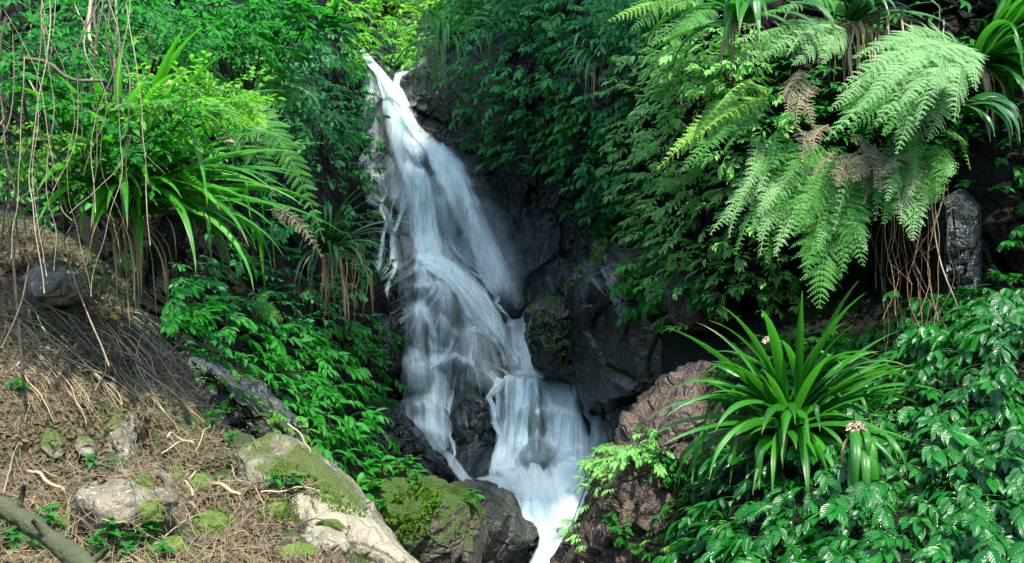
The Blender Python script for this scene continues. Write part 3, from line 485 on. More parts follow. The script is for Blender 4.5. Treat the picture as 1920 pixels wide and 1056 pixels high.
# single strands traced down the rock: each finds its way round the bumps, as the threads of a long exposure do
def strands(name, starts, n, seed, lift=.05, dens=.9, wid=(.008, .026), steps=110, spread=1.0, stop=880):
    r = np.random.default_rng(seed); G_ = PATCH['cliff']; Ds = blur(blur(G_['D'], 2, 0), 2, 1); k = T/960
    def dp(x, y):
        fx = np.clip((x-G_['px'][0])/G_['step'], 0, len(G_['px'])-1.01); fy = np.clip((y-G_['py'][0])/G_['step'], 0, len(G_['py'])-1.01); i = fx.astype(int); j = fy.astype(int); u = fx-i; v = fy-j
        return (Ds[j, i]*(1-u)+Ds[j, i+1]*u)*(1-v)+(Ds[j+1, i]*(1-u)+Ds[j+1, i+1]*u)*v
    a = np.array(starts, float); q = spline(a, 400)[r.integers(0, 400, n)]+r.normal(0, 4, (n, a.shape[1])); x = q[:, 0].copy(); y = q[:, 1].copy(); vx = q[:, 2]*1.0 if a.shape[1] > 2 else np.zeros(n); X_ = [x.copy()]; Y_ = [y.copy()]
    for _ in range(steps):
        gx = (dp(x+4, y)-dp(x-4, y))/8; gy = (dp(x, y-4)-dp(x, y+4))/8           # deeper to the right / deeper upward, metres per pixel
        s_ = np.maximum(gy, 0)/.006; vx = vx*.86+np.clip(gx/.006*s_/(1+s_*s_*.4), -2, 2)*.55*spread+r.normal(0, .10, n); x = x+vx; y = y+2.6; X_.append(x.copy()); Y_.append(y.copy())
    X_ = np.array(X_).T; Y_ = np.array(Y_).T; D_ = depth('cliff', X_, Y_); D_ = np.minimum(D_, blur(D_, 3, 1)); D_ = blur(D_, 2, 1)-lift*r.uniform(.6, 1.6, n)[:, None]; p = P(X_, Y_, D_)
    t = np.linspace(0, 1, steps+1)[None]; lo = r.uniform(-.05, .5, n)[:, None]; hi = lo+r.uniform(.25, .8, n)[:, None]; d = dens*r.uniform(.3, 1.5, n)[:, None]*sst(0, .12, t-lo)*sst(0, .18, hi-t)*(Y_ < stop); w_ = (r.uniform(*wid, n)[:, None]*(1+.4*np.sin(t*9+r.uniform(0, 6, n)[:, None])))
    V = np.stack([p-np.array([1, 0, 0])*w_[..., None], p-np.array([0, 1, 0])*w_[..., None]*.5, p+np.array([1, 0, 0])*w_[..., None]], 2); m = steps+1; z = 0*d
    ti = np.stack([z, d, z], 2).ravel(); base_ = (np.arange(n)*m*3)[:, None, None, None]; i_ = np.arange(m-1)[None, :, None, None]*3; j_ = np.arange(2)[None, None, :, None]; F = (base_+i_+j_+np.array([0, 3, 4, 1])[None, None, None]).reshape(-1, 4)
    uv = np.stack([np.broadcast_to(np.arange(n)[:, None, None]*.37+np.arange(3)*.02, V.shape[:3]), np.broadcast_to(-p[..., 2][..., None], V.shape[:3])], -1).reshape(-1, 2); b_ = np.array(fall.location)
    return link(name, mesh(name, V.reshape(-1, 3)-b_, F, M['water_soft'], uv, {'tint': ti}), fall)
strands('strands', [(720,230),(760,300),(800,310),(850,340)], 150, 402, dens=.8)
strands('strands', [(772,480),(800,478),(850,500),(890,530)], 300, 403, dens=.85, steps=130)
strands('strands', [(752,574),(800,574),(850,600),(900,640)], 230, 404, dens=.8, steps=105, wid=(.006, .02))
strands('strands', [(750,660),(800,668),(860,668),(925,700)], 200, 405, dens=.85, steps=80, wid=(.006, .02))
strands('strands', [(945,706),(1000,704),(1084,706)], 330, 406, dens=1.0, lift=.12, steps=70)
strands('strands', [(1090,770),(1140,790)], 60, 407, dens=.9, steps=36)
strands('strands', [(780,105),(808,105)], 60, 408, dens=.7, steps=60)

# the bright lip of water over each step in the rock
def lip(pts, h, d, seed):
    a = spline(np.array(pts, float), 90); t = np.linspace(0, 1, 14); X_ = a[:, 0][None]+0*t[:, None]; hh = h*(.55+.6*(fbm(np.c_[a/14, np.full(90, seed)], 3, seed)*.5+.5)); Y_ = a[:, 1][None]-3+t[:, None]*hh[None]; Y_ = Y_+1.5*fbm(np.stack([X_/9, Y_/30, 0*X_], -1), 2, seed)
    D_ = depth('cliff', X_, Y_); D_ = np.minimum(D_, blur(D_, 3, 0)); D_ = blur(blur(D_, 2, 1), 2, 0)-.09; p = P(X_, Y_, D_); u = np.linspace(0, 1, 90)[None]; dd = d*(1-t[:, None])**1.6*sst(0, .2, t[:, None])*sst(0, .08, u)*sst(0, .08, 1-u)*np.clip(.7+.9*fbm(np.stack([X_/16, 0*X_, 0*X_+seed], -1), 3, seed+2), .05, 1.6)
    uv = np.stack([p[..., 0]+seed, -p[..., 2]], -1); link('lip', mesh('lip', p.reshape(-1, 3)-np.array(fall.location), gridF(14, 90), M['water_strand'], uv.reshape(-1, 2), {'tint': dd.ravel()}), fall)
for k, (a_, h_, d_) in enumerate([([(755,318),(800,312)],34,1.1), ([(772,480),(800,474),(835,482),(880,515),(920,555)],34,1.3), ([(770,505),(810,500),(850,520),(885,560)],30,1.0), ([(765,535),(820,528),(850,545),(870,590)],26,1.0), ([(752,582),(775,572),(800,582)],60,1.3),
        ([(855,625),(890,612),(930,640),(960,690)],30,1.3), ([(752,672),(785,668),(805,690)],34,1.2), ([(825,680),(850,664),(890,680),(915,720)],30,1.1), ([(943,712),(960,705),(1085,705)],50,1.3), ([(750,752),(790,748),(835,760)],26,1.2), ([(1000,770),(1050,760),(1100,780)],40,1.2), ([(750,800),(790,795),(840,812)],40,1.3), ([(1098,780),(1140,782)],40,1.0)]): lip(a_, h_, d_, 500+k)
# spray hanging where the falls strike
def mist(loc, r, dens, label):
    bm = bmesh.new(); bmesh.ops.create_icosphere(bm, subdivisions=4, radius=1); me = bpy.data.meshes.new('mist'); bm.to_mesh(me); bm.free(); o = link('mist', me, None, loc); o.scale = r
    m, t = nt('mist'); n = N(t); tc = n('TexCoord').outputs['Object']; l = n('VectorMath', {0: tc}, operation='LENGTH').outputs['Value']; f = n.ramp(l, 1.0, .1); f = n.math('MULTIPLY', f, n.ramp(n.noise(1.6, 3, .6, tc), .3, .75))
    v = n('VolumePrincipled', {'Color': (.55, .92, .86, 1), 'Density': n.math('MULTIPLY', f, dens), 'Anisotropy': .2}); n('OutputMaterial', {'Volume': v.outputs[0]}); me.materials.append(m); tag(o, label, 'mist', None, 'stuff')
mist(P(955,520,15.3), (1.1, .7, 1.4), .2, 'faint spray drifting beside the upper fall')
mist(P(1000,890,12.9), (1.0, .7, .55), .8, 'faint spray over the foot of the lower cascade')
# ---------------------------------------------------------------- where a pixel's ray meets the rock
bpy.context.view_layer.update(); DG = bpy.context.evaluated_depsgraph_get(); BV = {}
for k_, o_ in [(k, q['o']) for k, q in PATCH.items()]+list(BOULD.items()): BV[k_] = (BVHTree.FromObject(o_, DG), o_.location.copy())
CAM = Vector((0, 0, CZ))
def cast(px, py, names=None):
    d = (V3(P(px, py, 10.0))-CAM).normalized(); best = None
    for k in names or BV:
        b, off = BV[k]; h = b.ray_cast(CAM-off, d)
        if h[0] is not None and (best is None or h[3] < best[3]): best = (h[0]+off, h[1] if h[1].dot(d) < 0 else -h[1], k, h[3])
    return best
def poisson(poly, dist, n=100000, rng=None, tries=14):
    rng = rng or RNG; a = np.array(poly, float); x0, y0 = a.min(0); x1, y1 = a.max(0); cell = dist/1.4142; G = {}; out = []
    m = int(tries*(x1-x0)*(y1-y0)/dist**2); q = np.stack([rng.uniform(x0, x1, m), rng.uniform(y0, y1, m)], 1); q = q[inside(q[:, 0], q[:, 1], a)]
    for x, y in q:
        gx, gy = int(x/cell), int(y/cell); ok = True
        for i in range(gx-2, gx+3):
            for j in range(gy-2, gy+3):
                w = G.get((i, j))
                if w and (w[0]-x)**2+(w[1]-y)**2 < dist*dist: ok = False; break
            if not ok: break
        if ok: G[(gx, gy)] = (x, y); out.append((x, y))
        if len(out) >= n: break
    return out
# ---------------------------------------------------------------- leaf shapes
def leaf(L, W, rows=5, fold=.25, curl=.25, peak=.42):
    v = np.linspace(0, 1, rows+1); e = math.log(.5)/math.log(peak); w = W*np.sin(math.pi*v**e)**.85; w[0] = W*.04; w[-1] = 0
    x = np.stack([-w, 0*w, w], 1); y = np.repeat(v[:, None]*L, 3, 1); z = fold*np.abs(x)-curl*L*(v**2)[:, None]
    V = np.stack([x, y, z], -1).reshape(-1, 3); U = np.stack([np.tile([0., .5, 1.], rows+1), np.repeat(v, 3)], 1)
    F = []
    for i in range(rows):
        a = i*3
        for j in (0, 1): F += [(a+j, a+j+1, a+j+4), (a+j, a+j+4, a+j+3)]
    F = [f for f in F if not (i == rows-1 and False)]
    return V, np.array(F), U
def rot(yaw, pitch, roll=0.0):
    """frames (k,3,3) taking +Y to the given heading, PITCH upward"""
    yaw, pitch, roll = np.broadcast_arrays(np.asarray(yaw, float), np.asarray(pitch, float), np.asarray(roll, float))
    cy, sy, cp, sp, cr, sr = np.cos(yaw), np.sin(yaw), np.cos(pitch), np.sin(pitch), np.cos(roll), np.sin(roll); z = 0*cy
    Rz = np.stack([cy, -sy, z, sy, cy, z, z, z, z+1], -1).reshape(yaw.shape+(3, 3)); Rx = np.stack([z+1, z, z, z, cp, -sp, z, sp, cp], -1).reshape(yaw.shape+(3, 3))
    Ry = np.stack([cr, z, sr, z, z+1, z, -sr, z, cr], -1).reshape(yaw.shape+(3, 3)); return Rz@Rx@Ry
def put(g, tmpl, R, t, s, tint=None, rng=None):
    """many copies of one template (V, F, U, tint) into a Geo"""
    V, F, U, T0 = tmpl; k = len(t)
    if k == 0: return
    W = np.einsum('kij,nj->kni', R, V)*np.asarray(s, float).reshape(-1, 1, 1)+np.asarray(t)[:, None]; n = len(V)
    FF = (F[None]+(np.arange(k)*n)[:, None, None]).reshape(-1, 3); ti = np.broadcast_to(T0, (n,))[None]*.6+(.4*(RNG.random(k) if tint is None else np.asarray(tint)))[:, None]
    g.add(W.reshape(-1, 3), FF, np.tile(U, (k, 1)), ti.ravel())
def T_leaf(*a, **k):
    V, F, U = leaf(*a, **k); return V, F, U, np.full(len(V), .5)
def shoot(seed, n=8, L=.10, W=.021, rows=4, reach=.2, droop=.55, spread=2.0, stemmed=True):
    """a nodding shoot: stem leaning out (+Y) with a hand of drooping leaves toward its end"""
    r = np.random.default_rng(seed); g = Geo(); u = np.linspace(0, 1, 6)
    st = np.stack([.02*np.sin(u*3+seed), u*reach, reach*(.25*u-.55*u**2)], 1)
    if stemmed: g.add(*tube(st, np.linspace(.0035, .002, 6), 3)[:3], .1)
    for i in range(n):
        f = 1-.62*(i/n)**1.3 if n > 1 else 1; p = np.array([np.interp(f, u, st[:, k]) for k in range(3)])
        side = 1 if i % 2 else -1; yaw = side*(.12+spread*(i/n)*.62)+r.normal(0, .16); pit = -droop+r.normal(0, .2)+.18*(i/n)
        sc = (.72+.4*math.sin(math.pi*min(1, .25+i/n)))*r.uniform(.85, 1.12); V, F, U = leaf(L*sc, W*sc*r.uniform(.9, 1.15), rows, r.uniform(.2, .45), r.uniform(.2, .42))
        R = rot(yaw, pit, side*r.uniform(-.1, .5)); g.add(V@R.T+p, F, U, np.clip(r.normal(.5, .22), 0, 1))
    return g.get()
def rosette(seed, n=9, L=.09, W=.02, rows=4, up=.1):
    """small upright plant: a short stem with leaves all round"""
    r = np.random.default_rng(seed); g = Geo(); h = L*r.uniform(.9, 1.6); g.add(*tube([(0, 0, -.03), (.01, .01, h*.5), (.0, .02, h)], .0028, 3)[:3], .1)
    for i in range(n):
        f = .45+.55*i/n; yaw = i*2.4+r.normal(0, .2); sc = 1.05-.35*i/n; V, F, U = leaf(L*sc, W*sc, rows, .3, r.uniform(.25, .5)); R = rot(yaw, up+.5*i/n+r.normal(0, .15), r.normal(0, .2)); g.add(V@R.T+np.array([0, 0, h*f]), F, U, np.clip(r.normal(.5, .22), 0, 1))
    return g.get()
def twigs_leafy(seed, n=7, L=.07, W=.016, rows=3, length=.3):
    r = np.random.default_rng(seed); g = Geo(); u = np.linspace(0, 1, 5); st = np.stack([.05*np.sin(u*2+seed), u*length, length*(.1*u-.3*u*u)], 1); g.add(*tube(st, np.linspace(.004, .002, 5), 3)[:3], .1)
    for i in range(n):
        f = .25+.75*i/(n-1); p = np.array([np.interp(f, u, st[:, k]) for k in range(3)]); side = 1 if i % 2 else -1; V, F, U = leaf(L*r.uniform(.75, 1.15), W, rows, .3, r.uniform(.1, .4))
        R = rot(side*r.uniform(.5, 1.1)*(1 if i < n-1 else .1), r.normal(-.3, .3), side*r.uniform(-.2, .5)); g.add(V@R.T+p, F, U, np.clip(r.normal(.5, .25), 0, 1))
    return g.get()
SH = [shoot(i, 8, .105, .022, 4) for i in range(6)]
SH_FAR = [shoot(20+i, 7, .105, .024, 3, stemmed=False) for i in range(6)]
SH_PALE = [shoot(40+i, 9, .085, .015, 3, .22, .3, 2.2, stemmed=False) for i in range(6)]
TW = [twigs_leafy(60+i) for i in range(6)]
TW_BR = [twigs_leafy(80+i, 9, .055, .013, 3, .26) for i in range(5)]
WH = [shoot(100+i, 9, .16, .024, 4, .12, .12, 3.6) for i in range(4)]     # whorls of long leaves
def cover(name, polys, dist, tmpls, mat, patches, label, scale=(.8, 1.25), hole=.0, lift=.0, seed=0, nudge=.5, clump=70.0, tilt=.25):
    """ground cover on rock: a carpet of shoots nobody could count, one object"""
    g = Geo(); rng = np.random.default_rng(500+seed); pts = []
    for po in polys: pts += poisson(po, dist, rng=rng)
    pts = np.array(pts); keep = fbm(np.c_[pts/clump, np.full(len(pts), seed*1.7)], 3, seed) > hole-1.0 if hole > 0 else np.ones(len(pts), bool)
    if hole > 0: keep = fbm(np.c_[pts/clump, np.full(len(pts), seed*1.7)], 3, seed) > np.quantile(fbm(np.c_[pts/clump, np.full(len(pts), seed*1.7)], 3, seed), hole)
    pos = []; yaw = []
    for (x, y) in pts[keep]:
        h = cast(x, y, patches)
        if not h: continue
        n = h[1]; a = math.atan2(n.y, n.x) if abs(n.z) < .93 else rng.uniform(-2.6, -.5); pos.append(h[0]+n*(lift*rng.random())); yaw.append(a-math.pi/2)
    pos = np.array(pos); yaw = np.array(yaw)+rng.normal(0, nudge, len(yaw)); k = rng.integers(0, len(tmpls), len(pos)); sc = rng.uniform(*scale, len(pos))
    for i, tm in enumerate(tmpls):
        m = k == i; put(g, tm, rot(yaw[m], rng.normal(.1, tilt, m.sum()), rng.normal(0, tilt, m.sum())), pos[m], sc[m])
    o = mobj(name, g, M[mat]); tag(o, label, 'undergrowth', None, 'stuff'); return o
# ---------------------------------------------------------------- ground cover on the cliffs
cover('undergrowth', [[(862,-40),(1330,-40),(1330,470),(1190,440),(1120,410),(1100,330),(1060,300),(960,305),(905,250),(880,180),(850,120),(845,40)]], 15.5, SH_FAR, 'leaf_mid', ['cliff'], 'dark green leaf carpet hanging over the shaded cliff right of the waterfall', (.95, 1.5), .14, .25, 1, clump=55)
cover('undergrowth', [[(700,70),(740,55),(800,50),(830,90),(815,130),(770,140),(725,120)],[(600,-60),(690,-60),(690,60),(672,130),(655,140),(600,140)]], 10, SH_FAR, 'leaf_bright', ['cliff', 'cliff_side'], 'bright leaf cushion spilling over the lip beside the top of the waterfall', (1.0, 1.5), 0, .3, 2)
cover('undergrowth', [[(590,60),(672,100),(682,180),(684,330),(680,380),(640,400),(590,300)]], 13, SH_FAR, 'leaf_mid', ['cliff_side'], 'shaded leaves hanging beside the left edge of the upper fall', (.9, 1.4), .15, .3, 3)
cover('undergrowth', [[(275,560),(330,575),(400,600),(470,610),(540,625),(600,610),(690,620),(715,640),(700,700),(665,760),(650,850),(600,880),(560,850),(520,780),(440,700),(330,660),(285,640)]], 13, SH, 'leaf_shrub', ['cliff_side'], 'bright green leaf carpet tumbling down the slope between dark boulder and waterfall', (.8, 1.25), .05, .25, 4)
cover('undergrowth', [[(250,-60),(600,-60),(600,330),(560,420),(480,470),(420,440),(400,330),(250,250)]], 17, TW+SH_FAR[:3], 'leaf_mid', ['cliff_side'], 'mixed leafy tangle covering the upper slope left of the waterfall', (.8, 1.6), .36, .45, 5, 1.2)
cover('undergrowth', [[(-60,-60),(250,-60),(250,420),(100,420),(-60,460)]], 21, TW, 'leaf_mid', ['cliff_side'], 'leafy tangle behind the hanging stems', (.9, 1.5), .35, .5, 6, 1.2)
cover('undergrowth', [[(560,380),(690,400),(700,470),(690,560),(640,600),(570,600)]], 17, SH_FAR, 'leaf_mid', ['cliff_side'], 'sparse dark leaves under the strap leaved clump beside the fall', (.8, 1.2), .3, .2, 7)
cover('undergrowth', [[(1240,100),(1330,60),(1440,60),(1480,200),(1470,330),(1480,450),(1470,560),(1400,600),(1330,590),(1290,540),(1250,470),(1225,330)]], 11, SH_PALE, 'leaf_pale', ['cliff_bank'], 'pale green leaves with sunlight painted in, cascading down the rock between cliff and ferns', (.8, 1.35), .10, .5, 8, .9)
cover('undergrowth', [[(1110,395),(1190,380),(1290,440),(1330,560),(1290,560),(1260,490),(1215,445),(1120,435)],[(1150,520),(1200,490),(1255,520),(1262,570),(1230,610),(1195,600),(1165,565)]], 13, SH, 'leaf_shrub', ['big', 'cliff', 'cliff_bank', 'up2'], 'green leaves draped over the top and face of the big mossy boulder', (.95, 1.4), .05, .2, 9)
cover('undergrowth', [[(1380,-60),(1960,-60),(1960,330),(1830,360),(1760,300),(1500,330),(1430,120)]], 26, TW, 'leaf_shrub', ['cliff_bank'], 'dark leaves on the rock behind the ferns', (.8, 1.3), .3, .3, 10, 1.0)
cover('undergrowth', [[(1330,880),(1400,850),(1480,840),(1600,760),(1690,650),(1760,600),(1960,560),(1960,1090),(1330,1090)]], 19, SH, 'leaf', ['bank'], 'dense lower layer of glossy leaves on the near bank', (.75, 1.05), .0, .06, 11)
cover('undergrowth', [[(1890,300),(1960,280),(1960,460),(1900,480)]], 24, SH, 'leaf_shrub', ['cliff_bank'], 'few green leaves on the dark rock at the edge', (.8, 1.1), .5, .1, 12)
cover('undergrowth', [[(400,420),(520,440),(600,560),(590,640),(470,620),(330,580),(300,520)]], 15, SH_FAR+TW, 'leaf_mid', ['cliff_side'], 'small dark leaves in the shaded hollow between the two strap leaved lilies', (.7, 1.1), .3, .2, 13)
cover('undergrowth', [[(1480,140),(1800,60),(1800,330),(1640,400),(1480,480)]], 17, TW, 'leaf_shrub', ['cliff_bank'], 'mixed leaves showing between the fern fronds', (.8, 1.4), .1, .5, 14, 1.2)
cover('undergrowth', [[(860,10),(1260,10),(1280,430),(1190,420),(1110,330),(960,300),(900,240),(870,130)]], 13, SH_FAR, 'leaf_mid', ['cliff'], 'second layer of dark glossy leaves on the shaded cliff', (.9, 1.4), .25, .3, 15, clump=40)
cover('undergrowth', [[(1760,565),(1960,535),(1960,640),(1760,660)]], 14, SH, 'leaf', ['bank', 'cliff_bank', 'column'], 'glossy leaves along the crest of the bank', (.85, 1.2), 0, .2, 16)
cover('undergrowth', [[(1340,700),(1480,640),(1720,620),(1720,720),(1600,760),(1400,780)]], 13, SH+TW, 'leaf_shrub', ['bank', 'cliff_bank'], 'leaves filling the recess behind the big lily', (.6, 1.05), .12, .1, 17)
# ---------------------------------------------------------------- single leafy plants on the near bank and boulders
SHOOT_ME = []
for i in range(7):
    V, F, U, t_ = shoot(200+i, 9, .115, .026, 6, .17, .62, 2.3); SHOOT_ME.append(mesh('leafy_plant', V, F, M['leaf'], U, {'tint': t_}))
def plant_at(x, y, names, label, group, mes, sc=1.0, out=.12, yawj=.35, tilt=.12, rng=RNG, name='leafy_plant', upright=False):
    h = cast(x, y, names)
    if not h: return None
    n = h[1]; a = -math.pi/2+rng.normal(0, .3) if abs(n.z) > .85 else math.atan2(n.y, n.x)
    o = bpy.data.objects.new(name, mes[rng.integers(len(mes))]); COL.objects.link(o); o.location = h[0]+n*out*(rng.random() if out > .05 else .3)
    o.rotation_euler = (rng.normal(.05, tilt), rng.normal(0, tilt), (rng.uniform(0, 6.28) if upright else a-math.pi/2+rng.normal(0, yawj))); o.scale = (sc*rng.uniform(.85, 1.2),)*3; return tag(o, label, 'plant', group)
for x, y in poisson([(1335,900),(1400,860),(1470,850),(1590,790),(1660,700),(1700,640),(1760,590),(1850,575),(1940,560),(1940,1080),(1335,1080)], 38, 270, np.random.default_rng(31)):
    lab = 'glossy dark green leafy plant on the near bank under the strap leaved lily' if x < 1640 else 'glossy dark green leafy plant in the thick bed below the hanging roots'
    plant_at(x, y, ['bank'], lab, 'leafy plants under the lily' if x < 1640 else 'leafy plants below the hanging roots', SHOOT_ME, .92, .24, .22, .08)
for x, y in poisson([(1700,600),(1770,570),(1950,540),(1950,700),(1700,700)], 34, 60, np.random.default_rng(32)):
    plant_at(x, y, ['bank'], 'glossy dark green leafy plant on the crest of the bank under wet rock', 'leafy plants on the crest of the bank', SHOOT_ME, 1.05, .3)
for x, y in [(1480,790),(1520,760),(1450,820),(1560,810),(1620,830),(1500,690),(1540,640),(1590,690),(1700,560),(1760,560),(1660,620),(1420,870)]:
    plant_at(x, y, ['bank', 'cliff_bank', 'red'], 'glossy leafy plant growing among the blades of the big lily', 'leafy plants among the lily blades', SHOOT_ME, .95, .1)
UP_ME = []
for i in range(5):
    V, F, U, t_ = rosette(300+i, 9, .085, .021, 4); UP_ME.append(mesh('seedling', V, F, M['leaf_shrub'], U, {'tint': t_}))
for x, y, s_ in [(660,925,1.5),(690,905,1.7),(715,900,1.6),(745,892,1.5),(770,900,1.6),(700,935,1.5),(680,950,1.6),(660,965,1.5),(720,960,1.2),(785,915,1.3)]:
    plant_at(x, y, ['moss', 'lblack'], 'fresh green seedling on top of the thick moss of the low boulder', 'seedlings on the mossy boulder', UP_ME, s_, .02, name='seedling', upright=True)
for x, y, s_, lab in [(885,955,1.5,'lone bright seedling on the edge where moss meets grey boulder'),(815,955,.8,'small seedling among fallen leaves on the mossy boulder'),(700,985,1.2,'seedling at the foot of the moss beside the pale slab')]:
    plant_at(x, y, ['moss', 'slab'], lab, None, UP_ME, s_, .02, name='seedling', upright=True)
for x, y, s_, lab in [(282,888,.5,'dark green seedling alone in the leaf litter above the mossy patch'),(213,882,.4,'tiny seedling beside the flat grey rock'),(545,930,.8,'seedling with pale leaves in the hollow of the lichen slab'),(520,920,.6,'seedling at the edge of the moss on the lichen slab'),(402,803,.9,'seedling in the gap under the dark grey boulder'),(425,835,.8,'seedling at the lower end of the gap under the dark grey boulder'),(30,745,.7,'seedling in shadow among bare twigs'),(168,880,.5,'round leaved seedling beside the flat grey rock')]:
    plant_at(x, y, ['bank_litter' if False else 'slope_litter', 'beige', 'gleft'], lab, None, UP_ME, s_, .01, name='seedling', upright=True)
for x, y in [(180,1010),(205,1030),(230,1015),(255,1040),(180,1050),(275,1020),(40,1010),(60,1040),(20,1030),(85,1000),(110,1045),(10,985),(240,1055),(300,1050)]:
    plant_at(x, y, ['slope_litter', 'stone4'], 'low green seedling growing beside the mossy fallen branch', 'seedlings beside the fallen branch', UP_ME, .72, .01, name='seedling', upright=True)
# creepers on the red-brown boulder: stem > leaves
def creeper(path, label, mat, dist=16, sc=.8, names=('red', 'bank', 'foot'), seed=0):
    rng = np.random.default_rng(700+seed); q = spline(np.array([(x, y, 0) for x, y in path], float), 40); pts = []; sp = []; ya = []
    for x, y, _ in q:
        h = cast(x+rng.normal(0, 2), y, names)
        if h: pts.append(np.array(h[0]+h[1]*.02))
    if len(pts) < 5: return
    root = empty('creeper', pts[-1], label, 'creeper'); g = Geo(); g.add(*tube(np.array(pts), .004, 4)[:3], .4); mobj('stem', g, M['stem'], root)
    for x, y, _ in q:
        for _k in range(2 if sc > .7 else 1):
            h = cast(x+rng.normal(0, dist), y+rng.normal(0, dist*.7), names)
            if h: sp.append(np.array(h[0]+h[1]*.03)); ya.append(math.atan2(h[1].y, h[1].x)-math.pi/2+rng.normal(0, .5))
    g = Geo(); sp = np.array(sp); ya = np.array(ya); k = rng.integers(0, 6, len(sp))
    for i in range(6):
        m = k == i; put(g, SH[i], rot(ya[m], rng.normal(.1, .2, m.sum()), rng.normal(0, .2, m.sum())), sp[m], rng.uniform(.6, .95, m.sum())*sc*.8)
    mobj('foliage', g, M[mat], root)
creeper([(1230,825),(1190,850),(1150,860),(1120,870)], 'bright creeper along the upper shoulder of the red-brown boulder', 'leaf_pale', 15, .8, seed=1)
creeper([(1180,880),(1150,900),(1110,910),(1085,945),(1075,985),(1090,1010)], 'bright creeper hanging over the left flank of the red-brown boulder by the water', 'leaf_pale', 13, .70, seed=2)
creeper([(1345,830),(1320,860),(1290,880),(1260,900)], 'creeper across the top of the red-brown boulder below the lily', 'leaf_shrub', 12, .6, seed=3)
creeper([(1330,920),(1290,940),(1250,955),(1240,985),(1260,1010)], 'creeper down the middle of the red-brown boulder', 'leaf_shrub', 10, .5, seed=4)
creeper([(1350,985),(1300,1000),(1270,1030),(1240,1055)], 'creeper along the foot of the red-brown boulder', 'leaf_bright', 18, .65, seed=5)
creeper([(1210,800),(1240,850),(1230,900)], 'small creeper in a fold of the red-brown boulder facing the camera', 'leaf_shrub', 7, .42, seed=7)
creeper([(1150,960),(1170,1000),(1200,1040)], 'small creeper low on the red-brown boulder near the water', 'leaf_shrub', 7, .42, seed=8)
creeper([(590,770),(560,800),(530,830),(500,790),(440,740),(400,700)], 'creeper edging the dark grey boulder above the leaf litter', 'leaf_bright', 13, .55, ('gleft', 'cliff_side'), 6)
# ---------------------------------------------------------------- strap leaved clumps: foliage, dead leaves, flower head
def blade(p, az, el, L, W, droop, rows=13, twist=0.0, kink=None):
    s = np.linspace(0, 1, rows); pts = [np.array(p, float)]; ds = L/(rows-1)
    for i in range(1, rows):
        e = el-droop*(s[i]**1.5)-(kink[1] if kink and s[i] > kink[0] else 0); e = max(e, -1.5); pts.append(pts[-1]+ds*np.array([math.cos(az)*math.cos(e), math.sin(az)*math.cos(e), math.sin(e)]))
    pts = np.array(pts); t = np.gradient(pts, axis=0); t /= np.linalg.norm(t, axis=1)[:, None]; side = np.array([-math.sin(az), math.cos(az), 0])
    side = side[None]*np.cos(twist*s)[:, None]+np.cross(t, side[None])*np.sin(twist*s)[:, None]; nrm = np.cross(side, t)
    w = W*(.55+.45*np.sin(math.pi*np.clip(s*1.05, 0, 1)**.8))*np.clip((1-s)*3.2, 0, 1)**.7
    x = np.stack([-w, -w*.5, 0*w, w*.5, w], 1); V = pts[:, None]+side[:, None]*x[..., None]+nrm[:, None]*(np.abs(x)*np.array([.5, .45, 0, .45, .5]))[..., None]
    U = np.stack(np.broadcast_arrays(np.linspace(0, 1, 5)[None], s[:, None]), -1).reshape(-1, 2); return V.reshape(-1, 3), gridF(rows, 5), U
def clump(base, n, L, W, label, az=(-math.pi, 0), el=(.2, 1.4), droop=(.8, 2.2), mat='blade', dead=0, deadL=.6, flower=(), seed=0, name='lily', cat='plant', group=None):
    r = np.random.default_rng(900+seed); root = empty(name, base, label, cat, group); g = Geo(); gd = Geo(); b = np.array(base, float)
    for i in range(n):
        a = r.uniform(*az); e = r.uniform(*el); l = L*r.uniform(.6, 1.1); off = np.array([r.normal(0, .035), r.normal(0, .035), r.uniform(-.03, .05)])
        kink = (r.uniform(.6, .85), r.uniform(.5, 1.3)) if r.random() < .18 else None
        g.add(*blade(b+off, a, e, l, W*r.uniform(.75, 1.2), r.uniform(*droop), twist=r.normal(0, .35), kink=kink), np.clip(r.normal(.5, .22), 0, 1))
    mobj('foliage', g, M[mat], root)
    if dead:
        for i in range(dead):
            a = r.uniform(*az); gd.add(*blade(b+np.array([r.normal(0, .07), r.normal(0, .05), -.02]), a, r.uniform(-1.3, .2), deadL*r.uniform(.4, 1.1), W*r.uniform(.12, .45), r.uniform(1.5, 2.5), 10, r.normal(0, 2)), r.random())
        mobj('dead_leaves', gd, M['straw'], root)
    for (fx, fy, fY, fr) in flower:
        c = P(fx, fy, fY); gs = Geo(); gs.add(*tube(spline([b, (b+c)/2+np.array([0, 0, .08]), c], 10), .006, 5)[:3], .4); st = mobj('flower_stem', gs, M['stem'], root)
        gf = Geo()
        for _ in range(150):
            d = r.normal(0, 1, 3); d /= np.linalg.norm(d); d[2] = abs(d[2])*.9-.25; q = c+d*fr*r.uniform(.5, 1.0); gf.add(*tube([c+d*fr*.2, q], [.0015, .0045], 4)[:3], r.random())
        V_, F_, U_, T_ = gf.get(); fh = link('flower_head', mesh('flower_head', V_-b, F_, M['flower'], U_, {'tint': T_}), st)
    return root
clump(P(228,395,5.7), 120, 1.05, .027, 'large strap leaved lily arching over the litter slope, with dry leaves hanging below', (-1.9, .75), (.2, 1.4), (.7, 1.8), 'blade_painted_lit', 20, .6, [(425,265,5.9,.05),(330,270,5.8,.06),(400,318,5.7,.045),(322,158,6.0,.035)], 1)
clump(P(612,470,11.6), 46, .95, .022, 'dark strap leaved lily leaning toward the water from the shaded slope', (-1.9, .6), (-.1, 1.35), (.9, 2.0), 'blade_dark', 26, .9, [], 2)
